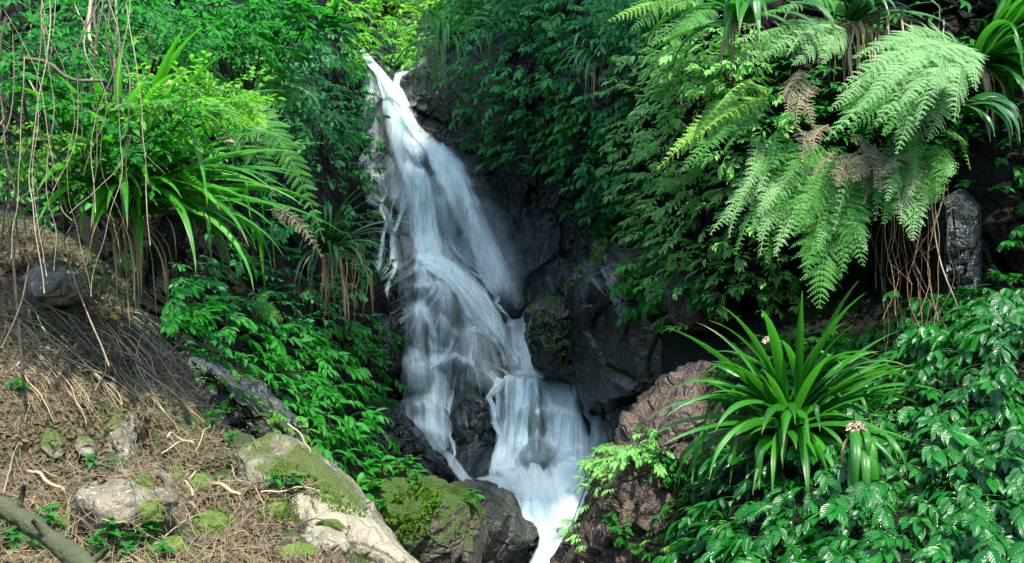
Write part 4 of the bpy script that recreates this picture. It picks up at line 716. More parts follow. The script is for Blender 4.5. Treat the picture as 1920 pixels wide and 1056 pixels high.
clump(P(838,72,15.9), 34, 1.15, .026, 'strap leaved lily with silvery hanging leaves at the top of the cliff beside the fall', (-3.3, -.2), (-.1, 1.2), (1.3, 2.4), 'blade', 8, .6, [], 3)
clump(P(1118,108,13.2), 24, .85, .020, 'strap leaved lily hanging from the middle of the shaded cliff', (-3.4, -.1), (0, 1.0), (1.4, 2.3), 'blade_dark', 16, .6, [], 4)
clump(P(1838,120,8.8), 80, 1.15, .030, 'large dark strap leaved lily behind the pale fern, its leaves hanging over wet rock', (-1.5, .9), (-.2, 1.3), (.6, 2.2), 'blade', 10, .6, [], 5)
clump(P(1482,815,7.15), 125, 1.0, .033, 'big strap leaved lily rising from the near bank between red boulder and hanging fern', (-3.9, .5), (.1, 1.5), (.5, 1.9), 'blade', 10, .5, [(1443,640,7.1,.055)], 6)
clump(P(1600,806,6.3), 15, .66, .026, 'lily with a tan flower head and leaves hanging straight down the bank', (-2.5, .1), (-.3, .4), (1.5, 2.6), 'blade', 2, .4, [(1606,803,5.7,.062)], 7)
clump(P(-30,330,5.6), 18, .55, .020, 'strap leaved lily half hidden behind the tangle of thin stems', (-1.6, .6), (0, 1.0), (1.2, 2.2), 'blade_dark', 8, .4, [], 8)
clump(P(1395,35,8.4), 30, .95, .030, 'broad strap leaved lily above the palest fern, with browned leaf edges', (-3.6, -.4), (0, 1.3), (.8, 2.0), 'blade', 10, .6, [], 9)
clump(P(1600,40,8.6), 26, .8, .034, 'upright dark strap leaved lily between the pale ferns', (-2.9, -.2), (.2, 1.4), (.5, 1.6), 'blade_dark', 22, .7, [], 10)
clump(P(658,30,19.2), 22, 1.2, .03, 'small strap leaved lily at the very top of the waterfall', (-3.3, 0), (.1, 1.2), (1.2, 2.2), 'blade_dark', 0, .4, [], 11)
clump(P(1365,985,6.5), 16, .22, .010, 'small grassy tuft among the leaves at the foot of the near bank', (-3.4, .2), (0, 1.2), (1.0, 2.2), 'blade', 0, .4, [], 12, 'grass_tuft', 'grass')
clump(P(555,215,12.2), 20, .8, .022, 'strap leaved lily in the shade halfway up the slope', (-2.0, .6), (0, 1.2), (1.0, 2.0), 'blade_dark', 6, .5, [], 13)
clump(P(1815,195,8.0), 11, .62, .030, 'lily with broad leaves hanging straight down beside the great pale fern', (-1.3, .3), (-.1, .6), (1.4, 2.2), 'blade_dark', 0, .4, [], 14)
# ---------------------------------------------------------------- ferns
def frond(p0, p1, sag, width, mat, npin=24, seed=0, hint=None, curlup=.0, lace=1.0):
    r = np.random.default_rng(1200+seed); p0 = np.array(p0, float); p1 = np.array(p1, float); u = np.linspace(0, 1, 28)
    side0 = np.cross(p1-p0, [0, 0, 1.0]); side0 /= np.linalg.norm(side0)+1e-9
    ax = p0+(p1-p0)*u[:, None]+np.array([0, 0, 1.0])*(sag*4*u*(1-u)*(1-.35*u))[:, None]+side0*(r.normal(0, .02)*np.sin(u*3))[:, None]; Ltot = np.linalg.norm(np.diff(ax, axis=0), axis=1).sum()
    g = Geo(); g.add(*tube(ax, np.linspace(.0055, .0015, 28), 4)[:3], .75); t = np.gradient(ax, axis=0); t /= np.linalg.norm(t, axis=1)[:, None]
    up = np.array(hint if hint is not None else (r.normal(-.1, .3), -.75, .65+r.normal(0, .2))); up /= np.linalg.norm(up); Vs = []; Us = []; Ti = []
    for i in range(npin):
        f = .10+.88*(i/(npin-1))**.92; c = np.array([np.interp(f, u, ax[:, k]) for k in range(3)]); tt = np.array([np.interp(f, u, t[:, k]) for k in range(3)]); tt /= np.linalg.norm(tt)
        sd = np.cross(tt, up); sd /= np.linalg.norm(sd)+1e-9; nn = np.cross(sd, tt); pl = width*.5*(min(1, .55+f*2.2) if f < .25 else 1)*(1-((f-.22)/.78)**1.35 if f > .22 else 1)+.012
        for s_ in (-1, 1):
            l = pl*r.uniform(.88, 1.08); ang = .42+.25*f+r.normal(0, .06); tw_ = .35*math.sin(f*4+seed)+r.normal(0, .14); d = (sd*math.cos(tw_)+nn*math.sin(tw_))*s_*math.cos(ang)+tt*math.sin(ang); dr = r.uniform(.1, .6)
            m = max(4, int(l/.0135)); v = (np.arange(m)+.6)/m; q = c+d[None]*(l*v)[:, None]-nn[None]*(dr*l*v**2)[:, None]; dd = d-nn*(dr*2*.5); dd /= np.linalg.norm(dd); e = np.cross(nn, dd); e /= np.linalg.norm(e)
            pw = (l/m)*.47; plen = (.27*l*(1-v)**.8*np.minimum(1, .5+2.5*v)+.004)*lace; plen = np.minimum(plen, .47*Ltot/npin)
            for w_ in (-1, 1):
                x = e*w_*.86+dd*.5; x = x/np.linalg.norm(x); b0 = q-dd*pw*.8; b1 = q+dd*pw*.8; mid = q+x[None]*(plen*.55)[:, None]; tip = q+x[None]*plen[:, None]-nn[None]*(plen*r.uniform(.05, .4))[:, None]
                Vs.append(np.stack([b0, mid+dd*-pw*.55, tip, mid+dd*pw*.75, b1], 1)); Us.append(None); Ti.append(np.full(m, np.clip(.5+r.normal(0, .16), 0, 1)))
            g.add(*tube([c, c+d*l*.5-nn*dr*l*.25, c+d*l-nn*dr*l], [.002, .0015, .0008], 3)[:3], .7)
    W = np.concatenate(Vs); k = len(W); o = np.arange(k)[:, None]*5
    F = np.concatenate([o+np.array([[0, 1, 4]]), o+np.array([[1, 3, 4]]), o+np.array([[1, 2, 3]])]); g.add(W.reshape(-1, 3), F, np.tile([[0, 0], [.3, .5], [.5, 1], [.7, .5], [1, 0]], (k, 1)), np.repeat(np.concatenate(Ti), 5)); return g
def fern(base, label, fronds, seed=0, group=None, extra=()):
    root = empty('fern', P(*base), label, 'fern', group); rf_ = np.random.default_rng(3000+seed); fronds = list(fronds)
    for (x0, x1, y0, y1, dx, dy, wd, n_, mats) in extra:
        for _ in range(n_):
            x = rf_.uniform(x0, x1); y = rf_.uniform(y0, y1); a_ = rf_.normal(0, .35); fronds.append(((x, y, rf_.uniform(8.3, 8.7)), (x+dx*rf_.uniform(.6, 1.2)+60*a_, y+dy*rf_.uniform(.6, 1.25), rf_.uniform(7.4, 7.9)), rf_.uniform(.02, .12), wd*rf_.uniform(.65, 1.15), mats[rf_.integers(len(mats))]))
    for i, (b, tip, sag, w, mat) in enumerate(fronds):
        o = mobj('dead_frond' if mat == 'fern_dead' else 'frond', frond(P(*b), P(*tip), sag, w, mat, max(14, int(23*min(1, w/.3))), seed*40+i), M[mat], root)
        if mat == 'fern_dead': o['label'] = 'withered tan frond'
    return root
fp, fg, fy, fd, fdk = 'fern_pale', 'fern', 'fern_yellow', 'fern_dead', 'leaf_mid'
fern((1810,95,8.3), 'great pale green fern spreading its fronds over the dark rock at the upper right', [
    ((1810,95,8.4),(1545,265,7.2),.16,.52,fp),((1800,90,8.3),(1570,170,7.3),.14,.42,fp),((1815,100,8.2),(1640,235,7.1),.10,.44,fp),((1815,90,8.3),(1790,230,7.1),.16,.40,fp),((1800,85,8.2),(1720,235,7.0),.14,.42,fp),
    ((1812,88,8.4),(1600,110,7.6),.14,.36,fp),((1800,95,8.1),(1660,160,7.2),.12,.40,fp),((1760,100,8.0),(1680,290,7.2),.08,.34,fp),((1820,100,8.3),(1830,170,7.3),.10,.26,fp),((1790,90,8.2),(1610,205,7.15),.12,.40,fp),((1780,100,8.1),(1750,180,7.0),.12,.38,fp),((1800,110,8.1),(1690,200,7.05),.10,.42,fp),((1810,90,8.5),(1650,90,7.7),.10,.34,fp),((1770,130,8.0),(1590,250,7.1),.08,.36,fg),((1750,130,8.0),(1655,255,7.1),.08,.34,fg)], 1, None, [(1640,1800,90,170,-95,105,.34,16,['fern_pale','fern_pale','fern'])])
fern((1585,45,8.6), 'pale fern with near horizontal fronds reaching toward the waterfall', [((1590,50,8.7),(1398,88,7.8),.10,.34,fp),((1580,45,8.6),(1440,100,7.7),.08,.34,fp),((1575,60,8.5),(1487,122,7.8),.05,.30,fp),((1590,60,8.5),(1545,120,7.8),.08,.28,fp),((1600,10,8.6),(1430,30,7.8),.08,.28,fg)], 2, None, [(1500,1600,40,90,-110,50,.26,9,['fern_pale','fern'])])
fern((1560,290,8.6), 'tall hanging fern whose longest frond points straight down to the lily', [
    ((1555,320,8.3),(1536,580,7.4),.02,.62,fg),((1545,280,8.4),(1452,482,7.6),.05,.46,fp),((1530,275,8.5),(1425,400,7.7),.06,.36,fp),((1560,300,8.3),(1620,500,7.4),.04,.46,fg),((1570,290,8.4),(1490,440,7.5),.06,.44,fg),
    ((1590,330,8.3),(1625,470,7.5),.03,.34,fp),((1540,270,8.5),(1480,330,7.7),.06,.34,fg),((1600,300,8.3),(1575,520,7.45),.03,.40,fg),((1500,270,8.5),(1415,330,7.8),.05,.28,fg),((1560,320,8.2),(1510,520,7.5),.03,.40,fg)], 3, None, [(1440,1620,255,380,-35,120,.30,24,['fern','fern','fern_pale','fern_pale']),(1500,1620,230,300,-40,80,.16,4,['fern_dead']),(1400,1480,240,380,-45,90,.2,10,['fern','fern_pale'])])
fern((1740,310,8.3), 'fern with drooping greyish fronds above the hanging roots', [((1735,310,8.2),(1712,452,7.5),.03,.34,fp),((1720,300,8.3),(1690,420,7.5),.03,.36,fp),((1745,310,8.3),(1780,330,7.7),.06,.24,fp),((1700,300,8.3),(1655,420,7.6),.04,.34,fg),((1730,280,8.3),(1755,380,7.6),.04,.30,fg),((1680,290,8.4),(1640,380,7.7),.04,.3,fg),
    ((1690,290,8.2),(1650,330,7.6),.04,.24,fd),((1650,280,8.2),(1600,340,7.6),.03,.26,fd),((1720,290,8.2),(1700,380,7.6),.02,.2,fd),((1640,270,8.2),(1650,360,7.6),.02,.24,fd),((1600,290,8.2),(1570,350,7.6),.02,.22,fd)], 4, None, [(1620,1770,270,350,-10,90,.26,14,['fern','fern_pale','fern']),(1600,1750,250,330,-25,70,.12,7,['fern_dead']),(1640,1790,240,330,10,70,.2,8,['fern','fern'])])
fern((1445,180,8.9), 'long yellowish fern frond cluster sweeping down toward the mossy boulder', [((1440,185,8.8),(1232,318,8.0),.12,.30,fy),((1430,200,8.7),(1250,290,8.0),.10,.26,fy),((1435,190,8.7),(1350,290,7.9),.06,.26,fg),((1445,170,8.8),(1345,200,8.0),.08,.22,fy)], 5, None, [(1400,1470,150,230,-110,80,.22,6,['fern_yellow','fern'])])
fern((1505,130,8.6), 'withered pinkish fern hanging between the pale ferns', [((1510,140,8.3),(1492,236,7.6),.02,.20,fd),((1500,130,8.3),(1470,180,7.6),.02,.20,fd),((1520,150,8.3),(1525,235,7.7),.02,.18,fd),((1500,140,8.2),(1478,215,7.6),.02,.17,fd)], 6)
fern((1330,10,9.6), 'bright fern at the top edge above the cascading leaves', [((1335,15,9.4),(1140,40,8.8),.12,.30,fy),((1320,10,9.4),(1185,55,8.8),.10,.28,fg),((1330,20,9.4),(1205,95,8.8),.06,.26,fg),((1340,5,9.4),(1250,90,8.8),.06,.28,fg),((1330,0,9.4),(1180,10,8.8),.08,.28,fg)], 7)
fern((430,240,7.4), 'light green fern drooping beside the large lily', [((440,235,7.2),(608,455,7.2),.34,.40,fg),((425,240,7.2),(520,410,6.9),.25,.36,fg),((410,225,7.3),(500,240,6.9),.12,.32,fy),((430,215,7.4),(490,265,6.8),.12,.32,fp),((420,235,7.2),(560,330,7.0),.24,.30,fg),((470,280,7.2),(606,268,7.6),.02,.14,fg),((500,395,7.4),(604,482,7.3),.10,.14,fd)], 8)
fern((1000,90,15), 'small dark fern on the shaded cliff above the mist', [((1000,80,15.2),(975,108,14.9),.06,.22,fdk),((1005,80,15.2),(1012,118,14.9),.06,.2,fdk),((1005,78,15.2),(1035,96,14.9),.06,.2,fdk)], 9)
fern((250,80,7.0), 'feathery yellow green fern among the hanging vines', [((240,150,6.4),(262,170,6.0),.03,.12,fy),((235,70,6.6),(250,85,6.2),.03,.12,fy),((225,155,6.4),(258,158,6.0),.05,.14,fy)], 10)
fern((480,575,10), 'dark fern in the shaded hollow behind the bright leaf carpet', [((460,585,9.8),(420,560,9.2),.08,.22,fg),((465,580,9.8),(500,560,9.3),.08,.24,fg),((470,590,9.8),(530,600,9.3),.08,.22,fg),((220,480,6.6),(260,510,6.3),.04,.12,fg)], 11)
# ---------------------------------------------------------------- shrubs: stems > foliage
def bush(cx, cy, Y, rx, ry, rz, n, tmpls, mat, label, sc=1.0, stems=5, seed=0, name='shrub', cat='shrub', hole=.35, smat='bark', fr=2.0, foot=None, sr=.012):
    r = np.random.default_rng(1500+seed); k = T/960*Y; c = P(cx, cy, Y); R = np.array([rx*k, rz, ry*k]); p = []
    while len(p) < n:
        d = r.normal(0, 1, 3); d /= np.linalg.norm(d); q = d*r.random()**.42
        if vnoise((q*R*fr+seed*5.1)[None]*1.0, seed)[0]+.35*r.random() > hole*2-1: p.append(q)
    p = np.array(p); pos = c+p*R; yaw = np.arctan2(p[:, 1]-.35, p[:, 0])-math.pi/2+r.normal(0, .7, n); g = Geo(); ki = r.integers(0, len(tmpls), n)
    base = c-np.array([0, -R[1]*.6, R[2]*1.0]) if foot is None else P(*foot); root = empty(name, base, label, cat)
    for i, tm in enumerate(tmpls):
        m = ki == i; put(g, tm, rot(yaw[m], r.normal(.05, .35, m.sum()), r.normal(0, .35, m.sum())), pos[m], r.uniform(.75, 1.3, m.sum())*sc)
    mobj('foliage' if name != 'tree' else 'crown', g, M[mat], root); g = Geo()
    for i in range(stems):
        e = pos[r.integers(n)]; mid = (base+e)/2+r.normal(0, .1, 3)*R; pt = spline([base+r.normal(0, .03, 3), mid, e], 12); g.add(*tube(pt, np.linspace(sr, sr*.3, 12), 5)[:3], r.random())
    mobj('stem' if name != 'tree' else 'trunk', g, M[smat], root); return root
bush(50, 60, 5.4, 95, 110, .4, 85, TW, 'leaf_shrub', 'leafy shrub at the very corner above the hanging stems', .8, 6, 1)
bush(150, 170, 5.5, 90, 100, .4, 90, TW_BR, 'leaf_shrub', 'small leaved shrub tangled with the thin stems', .9, 8, 2)
bush(250, 50, 6.8, 100, 80, .5, 110, TW, 'leaf_shrub', 'leafy shrub behind the twisted pale vine', .9, 6, 3)
bush(330, 205, 5.3, 75, 28, .2, 55, TW_BR, 'leaf_bright', 'yellow green twigs hanging over the flower heads of the large lily', .8, 6, 16, foot=(230,300,5.6))
bush(250, 270, 5.2, 60, 45, .2, 45, TW_BR, 'leaf_shrub', 'loose green twigs in front of the large lily', .85, 6, 17)
bush(90, 300, 5.2, 90, 60, .3, 60, TW_BR, 'leaf_bright', 'bright small leaved shrub in front of dark hollow', .8, 8, 4)
bush(365, 185, 6.5, 90, 34, .3, 130, TW_BR, 'leaf_bright', 'sunlit yellow green shrub above the large lily', .8, 8, 5, foot=(240,330,6.2))
bush(240, 235, 6.3, 60, 50, .3, 45, TW_BR, 'leaf_bright', 'bright shrub at the base of the twisted vine', .85, 6, 6)
bush(400, 60, 8.6, 90, 70, .6, 90, TW, 'leaf_shrub', 'mid green shrub on the slope, between vines and dark tree stem', 1.0, 5, 7)
bush(520, 40, 9.2, 100, 60, .5, 60, WH, 'leaf_shrub', 'shrub with whorls of long leaves near the top of the slope', .9, 6, 8, hole=.2)
bush(520, 150, 10.2, 45, 22, .3, 16, WH, 'leaf_pale', 'small shrub with blue green whorled leaves in the shade', 1.0, 4, 9, hole=.0)
bush(575, 95, 10.5, 60, 55, .4, 80, TW, 'leaf_mid', 'dark leafed shrub right below the sunlit crowns', 1.1, 5, 10)
bush(590, 230, 12.0, 60, 50, .5, 80, TW, 'leaf_mid', 'dark shrub hanging beside the upper fall', 1.2, 5, 11)
bush(450, 110, 9.0, 60, 50, .4, 60, TW, 'leaf_shrub', 'thin shrub with bare twigs hanging in front of the dark slope', .9, 9, 12)
bush(330, 110, 7.4, 60, 60, .4, 36, TW, 'leaf_shrub', 'shrub over the dark hollow behind the large lily', .9, 6, 13)
bush(30, 190, 4.9, 60, 70, .3, 30, TW, 'leaf_shrub', 'loose leafy twigs close by at the frame edge', .75, 6, 14)
bush(200, 340, 5.6, 50, 50, .25, 25, TW_BR, 'leaf_shrub', 'low shrub at the foot of the lily', .8, 5, 15)
bush(660, -10, 22, 90, 60, 1.2, 260, TW, 'leaf_far', 'sunlit tree crown over the top of the waterfall', 2.2, 4, 20, 'tree', 'tree', .3, foot=(640,90,22.5), sr=.09)
bush(745, 10, 24.5, 110, 60, 1.5, 380, TW, 'leaf_far', 'bright yellow green tree in the clearing behind the waterfall lip', 2.2, 5, 21, 'tree', 'tree', .3, foot=(790,80,25), sr=.11)
bush(850, 15, 21.5, 70, 65, 1.2, 330, TW, 'leaf_far', 'glowing yellow green tree right of the clearing', 2.0, 4, 22, 'tree', 'tree', .2, foot=(860,90,22), sr=.09)
bush(700, 45, 28, 160, 60, 2.0, 420, TW, 'leaf_far', 'farthest tree closing the gap above the waterfall', 2.8, 5, 23, 'tree', 'tree', .2, foot=(720,110,28.5), sr=.13)
bush(930, -10, 17.6, 90, 55, 1.0, 200, TW, 'leaf_shrub', 'mid green tree hanging over the cliff edge', 1.7, 4, 24, 'tree', 'tree', .3, foot=(930,60,18.2), sr=.07)
bush(1060, 0, 15.5, 120, 60, .8, 260, TW, 'leaf_mid', 'dark shrub hanging over the middle of the cliff', 1.4, 6, 25, hole=.3)
bush(1230, 20, 12.4, 90, 80, .7, 200, TW, 'leaf_mid', 'dark shrub between cliff and bright fern', 1.2, 6, 26, hole=.3)
bush(1330, 120, 10.2, 70, 80, .4, 160, SH_PALE, 'leaf_pale', 'pale leaved shrub hanging left of the ferns', 1.0, 6, 27, hole=.3)
# ---------------------------------------------------------------- hanging vines, canes and roots
def vine(pts, rad, label, group, mat='vine', wob=.03, seed=0, name='vine', cat='vine', n=40, twist=0.0):
    q = spline([P(*a) for a in pts], n); u = np.linspace(0, 1, n)[:, None]; L = np.linalg.norm(q[-1]-q[0])
    q = q+np.stack([fbm(np.c_[u*L*1.6, u*0+seed*3.3, u*0+k*9], 3, seed) for k in range(3)], -1)*wob*(.3+np.sin(u*math.pi))
    if twist: q = q+np.stack([np.cos(u[:, 0]*twist*L), np.sin(u[:, 0]*twist*L), 0*u[:, 0]], 1)*rad*1.6
    g = Geo(); g.add(*tube(q, rad*np.linspace(1, .75, n)*(1+.15*fbm(np.c_[u*22, u*0, u*0+seed], 2, seed)), 6)[:3], random.random()); o = mobj(name, g, M[mat]); return tag(o, label, cat, group)
rv = np.random.default_rng(77)
VL = 'thin brown vine stem hanging in the tangle above the leaf litter'
for i in range(30):
    x = rv.uniform(-20, 250); Y = rv.uniform(4.8, 6.6); y1 = rv.uniform(260, 520); y0 = rv.uniform(-80, 60) if rv.random() < .7 else rv.uniform(60, 250)
    vine([(x+rv.normal(0, 30), y0, Y), (x+rv.normal(0, 22), y0*.65+y1*.35, Y), (x+rv.normal(0, 22), y0*.3+y1*.7, Y), (x+rv.normal(0, 25), y1, Y)], rv.uniform(.0015, .0045), VL, 'vine stems in the tangle', 'vine', .06, i)
for i in range(20):
    x = rv.uniform(-20, 255); Y = rv.uniform(4.3, 5.0); y1 = rv.uniform(300, 600); y0 = rv.uniform(-60, 330); dx = rv.normal(0, 55)
    vine([(x, y0, Y), (x+dx*.3+rv.normal(0, 10), y0*.65+y1*.35, Y), (x+dx*.7+rv.normal(0, 10), y0*.3+y1*.7, Y), (x+dx, y1, Y)], rv.uniform(.0008, .0022), 'fine straw coloured stem in the front of the tangle above the litter slope', 'straw stems in front of the tangle', 'straw_stem', .05, 500+i)
vine([(170,-60,5.8),(172,60,5.8),(168,120,5.8),(170,220,5.8),(165,330,5.7),(150,420,5.6)], .010, 'thick pale twisted vine hanging down through the sunlit leaves', None, 'vine', .07, 101, twist=14)
vine([(178,-60,5.82),(165,60,5.8),(175,120,5.8),(166,200,5.8),(172,300,5.7)], .009, 'second pale vine wound round the thick twisted one', None, 'vine', .08, 102, twist=17)
vine([(208,-60,6.0),(210,80,6.0),(212,200,6.0),(225,330,5.9),(240,420,5.8)], .007, 'straight pale vine right of the twisted pair', None, 'vine', .04, 103)
vine([(-20,112,5.0),(60,120,5.0),(110,146,5.0),(190,150,5.1)], .010, 'grey branch reaching sideways from the frame edge', None, 'bark', .03, 104, 'branch', 'branch')
vine([(0,655,4.6),(40,560,4.8),(75,440,5.0),(110,380,5.1),(140,330,5.2),(200,230,5.4)], .0036, 'long yellowish cane leaning across the litter slope', None, 'twig', .02, 105, 'cane', 'cane')
vine([(205,690,4.9),(150,560,5.2),(120,450,5.3),(105,330,5.4),(60,150,5.4)], .0036, 'slender grey cane crossing the yellowish one', None, 'twig', .03, 106, 'cane', 'cane')
vine([(40,690,4.7),(36,540,4.8),(28,380,4.9),(18,220,5.0),(22,60,5.0)], .008, 'dark upright sapling stem nearest the frame edge', None, 'bark', .03, 107, 'sapling', 'sapling')
vine([(130,400,5.2),(100,290,5.2),(70,200,5.1),(40,130,5.1)], .006, 'stout bent stem in front of the dark hollow', None, 'vine', .03, 108, 'cane', 'cane')
vine([(-10,400,5.6),(60,405,5.6),(120,398,5.5)], .008, 'horizontal brown stem over the weathered stones', None, 'vine', .02, 109, 'branch', 'branch')
vine([(250,190,6.0),(330,215,6.0),(410,240,6.0),(480,290,6.2)], .0035, 'dark twig arching over the large lily', None, 'bark', .03, 110, 'branch', 'branch')
vine([(465,20,9.4),(466,60,9.4),(460,92,9.4)], .02, 'pale broken stick hanging by the dark slope', None, 'vine', .02, 111, 'branch', 'branch')
vine([(790,90,24.8),(785,40,24.8),(792,-60,24.8)], .10, 'slim dark tree trunk in the sunlit clearing', None, 'bark', .1, 112, 'tree', 'tree')
RL = 'thin brown root hanging below the grey fern in front of dark rock'
for i in range(28):
    x = rv.uniform(1635, 1790); Y = rv.uniform(7.7, 8.3); y1 = rv.uniform(480, 720)
    vine([(x, 330, Y+.2), (x+rv.normal(0, 8), 420, Y), (x+rv.normal(0, 14), (420+y1)/2, Y), (x+rv.normal(0, 18), y1, Y-.1)], rv.uniform(.0011, .0026), RL, 'roots hanging below the grey fern', 'root', .05, 200+i, 'root', 'root', 24)
vine([(1745,330,8.0),(1755,400,7.9),(1768,470,7.9),(1785,540,7.8),(1802,590,7.8)], .005, 'longest yellowish root reaching across the wet rock face', None, 'vine', .03, 260, 'root', 'root')
for i in range(16):
    x = rv.uniform(1590, 1770); vine([(x, 20+rv.uniform(-20, 40), 8.5), (x+rv.normal(0, 6), 120, 8.4), (x+rv.normal(0, 8), 200+rv.uniform(-40, 60), 8.3)], rv.uniform(.004, .009), 'dry strap hanging behind the great pale fern', 'dry straps behind the fern', 'vine', .03, 300+i, 'dry_leaf', 'leaf', 18)
for i in range(14):
    x = rv.uniform(580, 680); vine([(x, 470, 12.2), (x+rv.normal(0, 6), 520, 12.2), (x+rv.normal(0, 8), 570+rv.uniform(-20, 50), 12.1)], .006, 'brown dry stalk hanging below the dark lily', 'dry stalks below the dark lily', 'root', .05, 330+i, 'dry_stalk', 'stalk', 16)
# ---------------------------------------------------------------- litter on the near slope
def slope_pts(n, poly, names, rng, thin=False):
    a = np.array(poly, float); out = []
    while len(out) < n:
        x = rng.uniform(a[:, 0].min(), a[:, 0].max()); y = rng.uniform(a[:, 1].min(), a[:, 1].max())
        if not inside(np.array([x]), np.array([y]), a)[0]: continue
        if any(((x-a_)/c_)**2+((y-b_)/d_)**2 < rng.uniform(.5, 1.25) for a_, b_, c_, d_ in CLEAR): continue
        if thin and y > 760 and rng.random() < .6: continue
        h = cast(x, y, names)
        if h: out.append((h[0], h[1]))
    return out
CLEAR = [(630,955,130,42),(710,1030,90,60),(500,885,70,26),(400,980,50,26),(285,980,32,32),(270,905,22,14),(330,1020,28,24),(375,905,28,20),(210,935,80,34),(98,525,58,42),(225,830,30,50),(95,830,26,28),(160,840,24,26),(560,890,80,18),(640,960,80,24),(600,1000,60,30),(560,1035,40,14),(700,1010,60,40),(520,955,24,14),(120,985,30,18),(440,890,40,16)]
SLOPE = [(-30,420),(60,425),(160,480),(250,545),(330,640),(415,770),(420,815),(450,860),(560,890),(650,950),(790,1060),(790,1090),(-30,1090)]
rl = np.random.default_rng(88); names_ = ['slope_litter', 'beige']+['stone%d' % i for i in range(7)]
def on_surface(pts, rng, lift):
    pos = np.array([np.array(p)+np.array(n)*lift*rng.random() for p, n in pts]); nn = np.array([np.array(n) for p, n in pts]); r = rng.normal(0, 1, pos.shape)
    r[:, 0] += .4; y = r-nn*(r*nn).sum(1)[:, None]; y /= np.linalg.norm(y, axis=1)[:, None]; x = np.cross(y, nn); return pos, np.stack([x, y, nn], -1)
def density(pts, rng, seed, q):
    v = fbm(np.array([np.array(p) for p, n in pts])*2.3+seed, 3, seed); th = np.quantile(v, q); return [a for a, b in zip(pts, v) if b > th]
g = Geo(); pts = density(slope_pts(9500, SLOPE, names_, rl), rl, 5, .22); pos, R = on_surface(pts, rl, .015); k = rl.integers(0, 4, len(pos))
for i in range(4):
    V, F, U = leaf(.036, .0085, 3, .5, [-.3, .5, .9, .2][i]); tm = (V+np.array([0, -.02, .004]), F, U, np.full(len(V), .5)); m = k == i; tl_ = rot(np.zeros(m.sum()), rl.normal(0, .35, m.sum()), rl.normal(0, .5, m.sum())); put(g, tm, R[m]@tl_, pos[m], rl.uniform(.35, 1.15, m.sum()))
tag(mobj('leaf_litter', g, M['dead']), 'brown fallen leaves strewn over the near slope', 'leaf litter', None, 'stuff')
g = Geo(); pts = density(slope_pts(6200, SLOPE, names_, rl, True), rl, 9, .30); pos, R = on_surface(pts, rl, .03); k = rl.integers(0, 5, len(pos))
for i in range(5):
    w_ = np.linspace(-.5, .5, 7); st = np.stack([(.05*np.sin(w_*4+i)+.02*np.sin(w_*11+i*2)), w_, .05*np.cos(w_*5+i)], 1); V, F, U, _t = tube(st, np.linspace(.0065, .004, 7), 4); m = k == i
    put(g, (V, F, U, np.full(len(V), .5)), R[m]@rot(np.zeros(m.sum()), rl.normal(0, .16, m.sum()), 0*k[m]), pos[m], rl.uniform(.06, .24, m.sum()))
tag(mobj('twig_litter', g, M['twig']), 'thin bare twigs scattered over the near slope', 'twigs', None, 'stuff')
def stick(a, b, rad, label, group=None, mat='twig', bend=.02, seed=0, name='fallen_stick', cat='stick'):
    q = []
    for u in np.linspace(0, 1, 14):
        x = a[0]+(b[0]-a[0])*u; y = a[1]+(b[1]-a[1])*u; h = cast(x, y, names_)
        if h: q.append(np.array(h[0]+h[1]*(rad*1.5+.012+.03*math.sin(u*3))))
    if len(q) < 4: return
    q = np.array(q)
    for _ in range(6): q[1:-1] = (q[:-2]+2*q[1:-1]+q[2:])/4
    u = np.linspace(0, 1, len(q))[:, None]; q = q+np.stack([fbm(np.c_[u*3, u*0+seed, u*0+k], 2, seed) for k in range(3)], -1)*bend; g = Geo(); g.add(*tube(spline(q, 24), np.linspace(rad, rad*.6, 24), 6)[:3], rl.random()); return tag(mobj(name, g, M[mat]), label, cat, group)
for i in range(70):       # the fan of canes sliding down the slope
    x = rl.uniform(-10, 250); y = rl.uniform(560, 720); l = rl.uniform(70, 240); a = rl.normal(.72, .28); stick((x, y), (x+l*math.cos(a), y+l*math.sin(a)), rl.uniform(.0016, .0036), 'bare pale cane lying down the slope in the fan of fallen stems', 'fallen canes on the slope', 'twig', .010, i)
for i in range(40):
    x = rl.uniform(-10, 560); y = rl.uniform(640, 1040); l = rl.uniform(40, 110); a = rl.uniform(-1.5, 1.5); stick((x, y), (x+l*math.cos(a), y+l*math.sin(a)), rl.uniform(.002, .005), 'short dry stick lying loose on the leaf litter', 'loose sticks on the litter', 'twig', .008, 100+i)
for a, b, rr, lab in [((395,918),(445,945),.011,'stout brown stick end sticking out of the moss'),((50,890),(125,938),.008,'straight brown stick pointing into the dark hollow by the flat rock'),((305,820),(360,840),.007,'pale crooked stick at the crest of the litter'),((345,950),(372,980),.008,'light brown broken stick on the moss patch'),((350,930),(367,898),.006,'pale straight stick leaning uphill beside the moss'),((230,660),(275,760),.006,'pale stick arching over the middle of the slope')]:
    stick(a, b, rr, lab, None, 'twig', .01, 7)
q = spline([P(-60,920,3.25), P(30,965,3.2), P(100,1015,3.1), P(190,1085,3.0), P(240,1130,2.95)], 40); g = Geo(); g.add(*tube(q, .027*(1+.2*fbm(np.c_[np.linspace(0, 16, 40), np.zeros((40, 2))], 3, 3)), 14)[:3], .5)
for a_, d_ in ((10, (.03, -.02, .09)), (19, (-.04, -.03, .06)), (26, (.06, 0, .05))): g.add(*tube([q[a_], q[a_]+np.array(d_)*.6, q[a_]+np.array(d_)], [.012, .009, .006], 7)[:3], .5)
tag(mobj('fallen_branch', g, M['log']), 'thick mossy fallen branch lying across the bottom corner', 'branch')
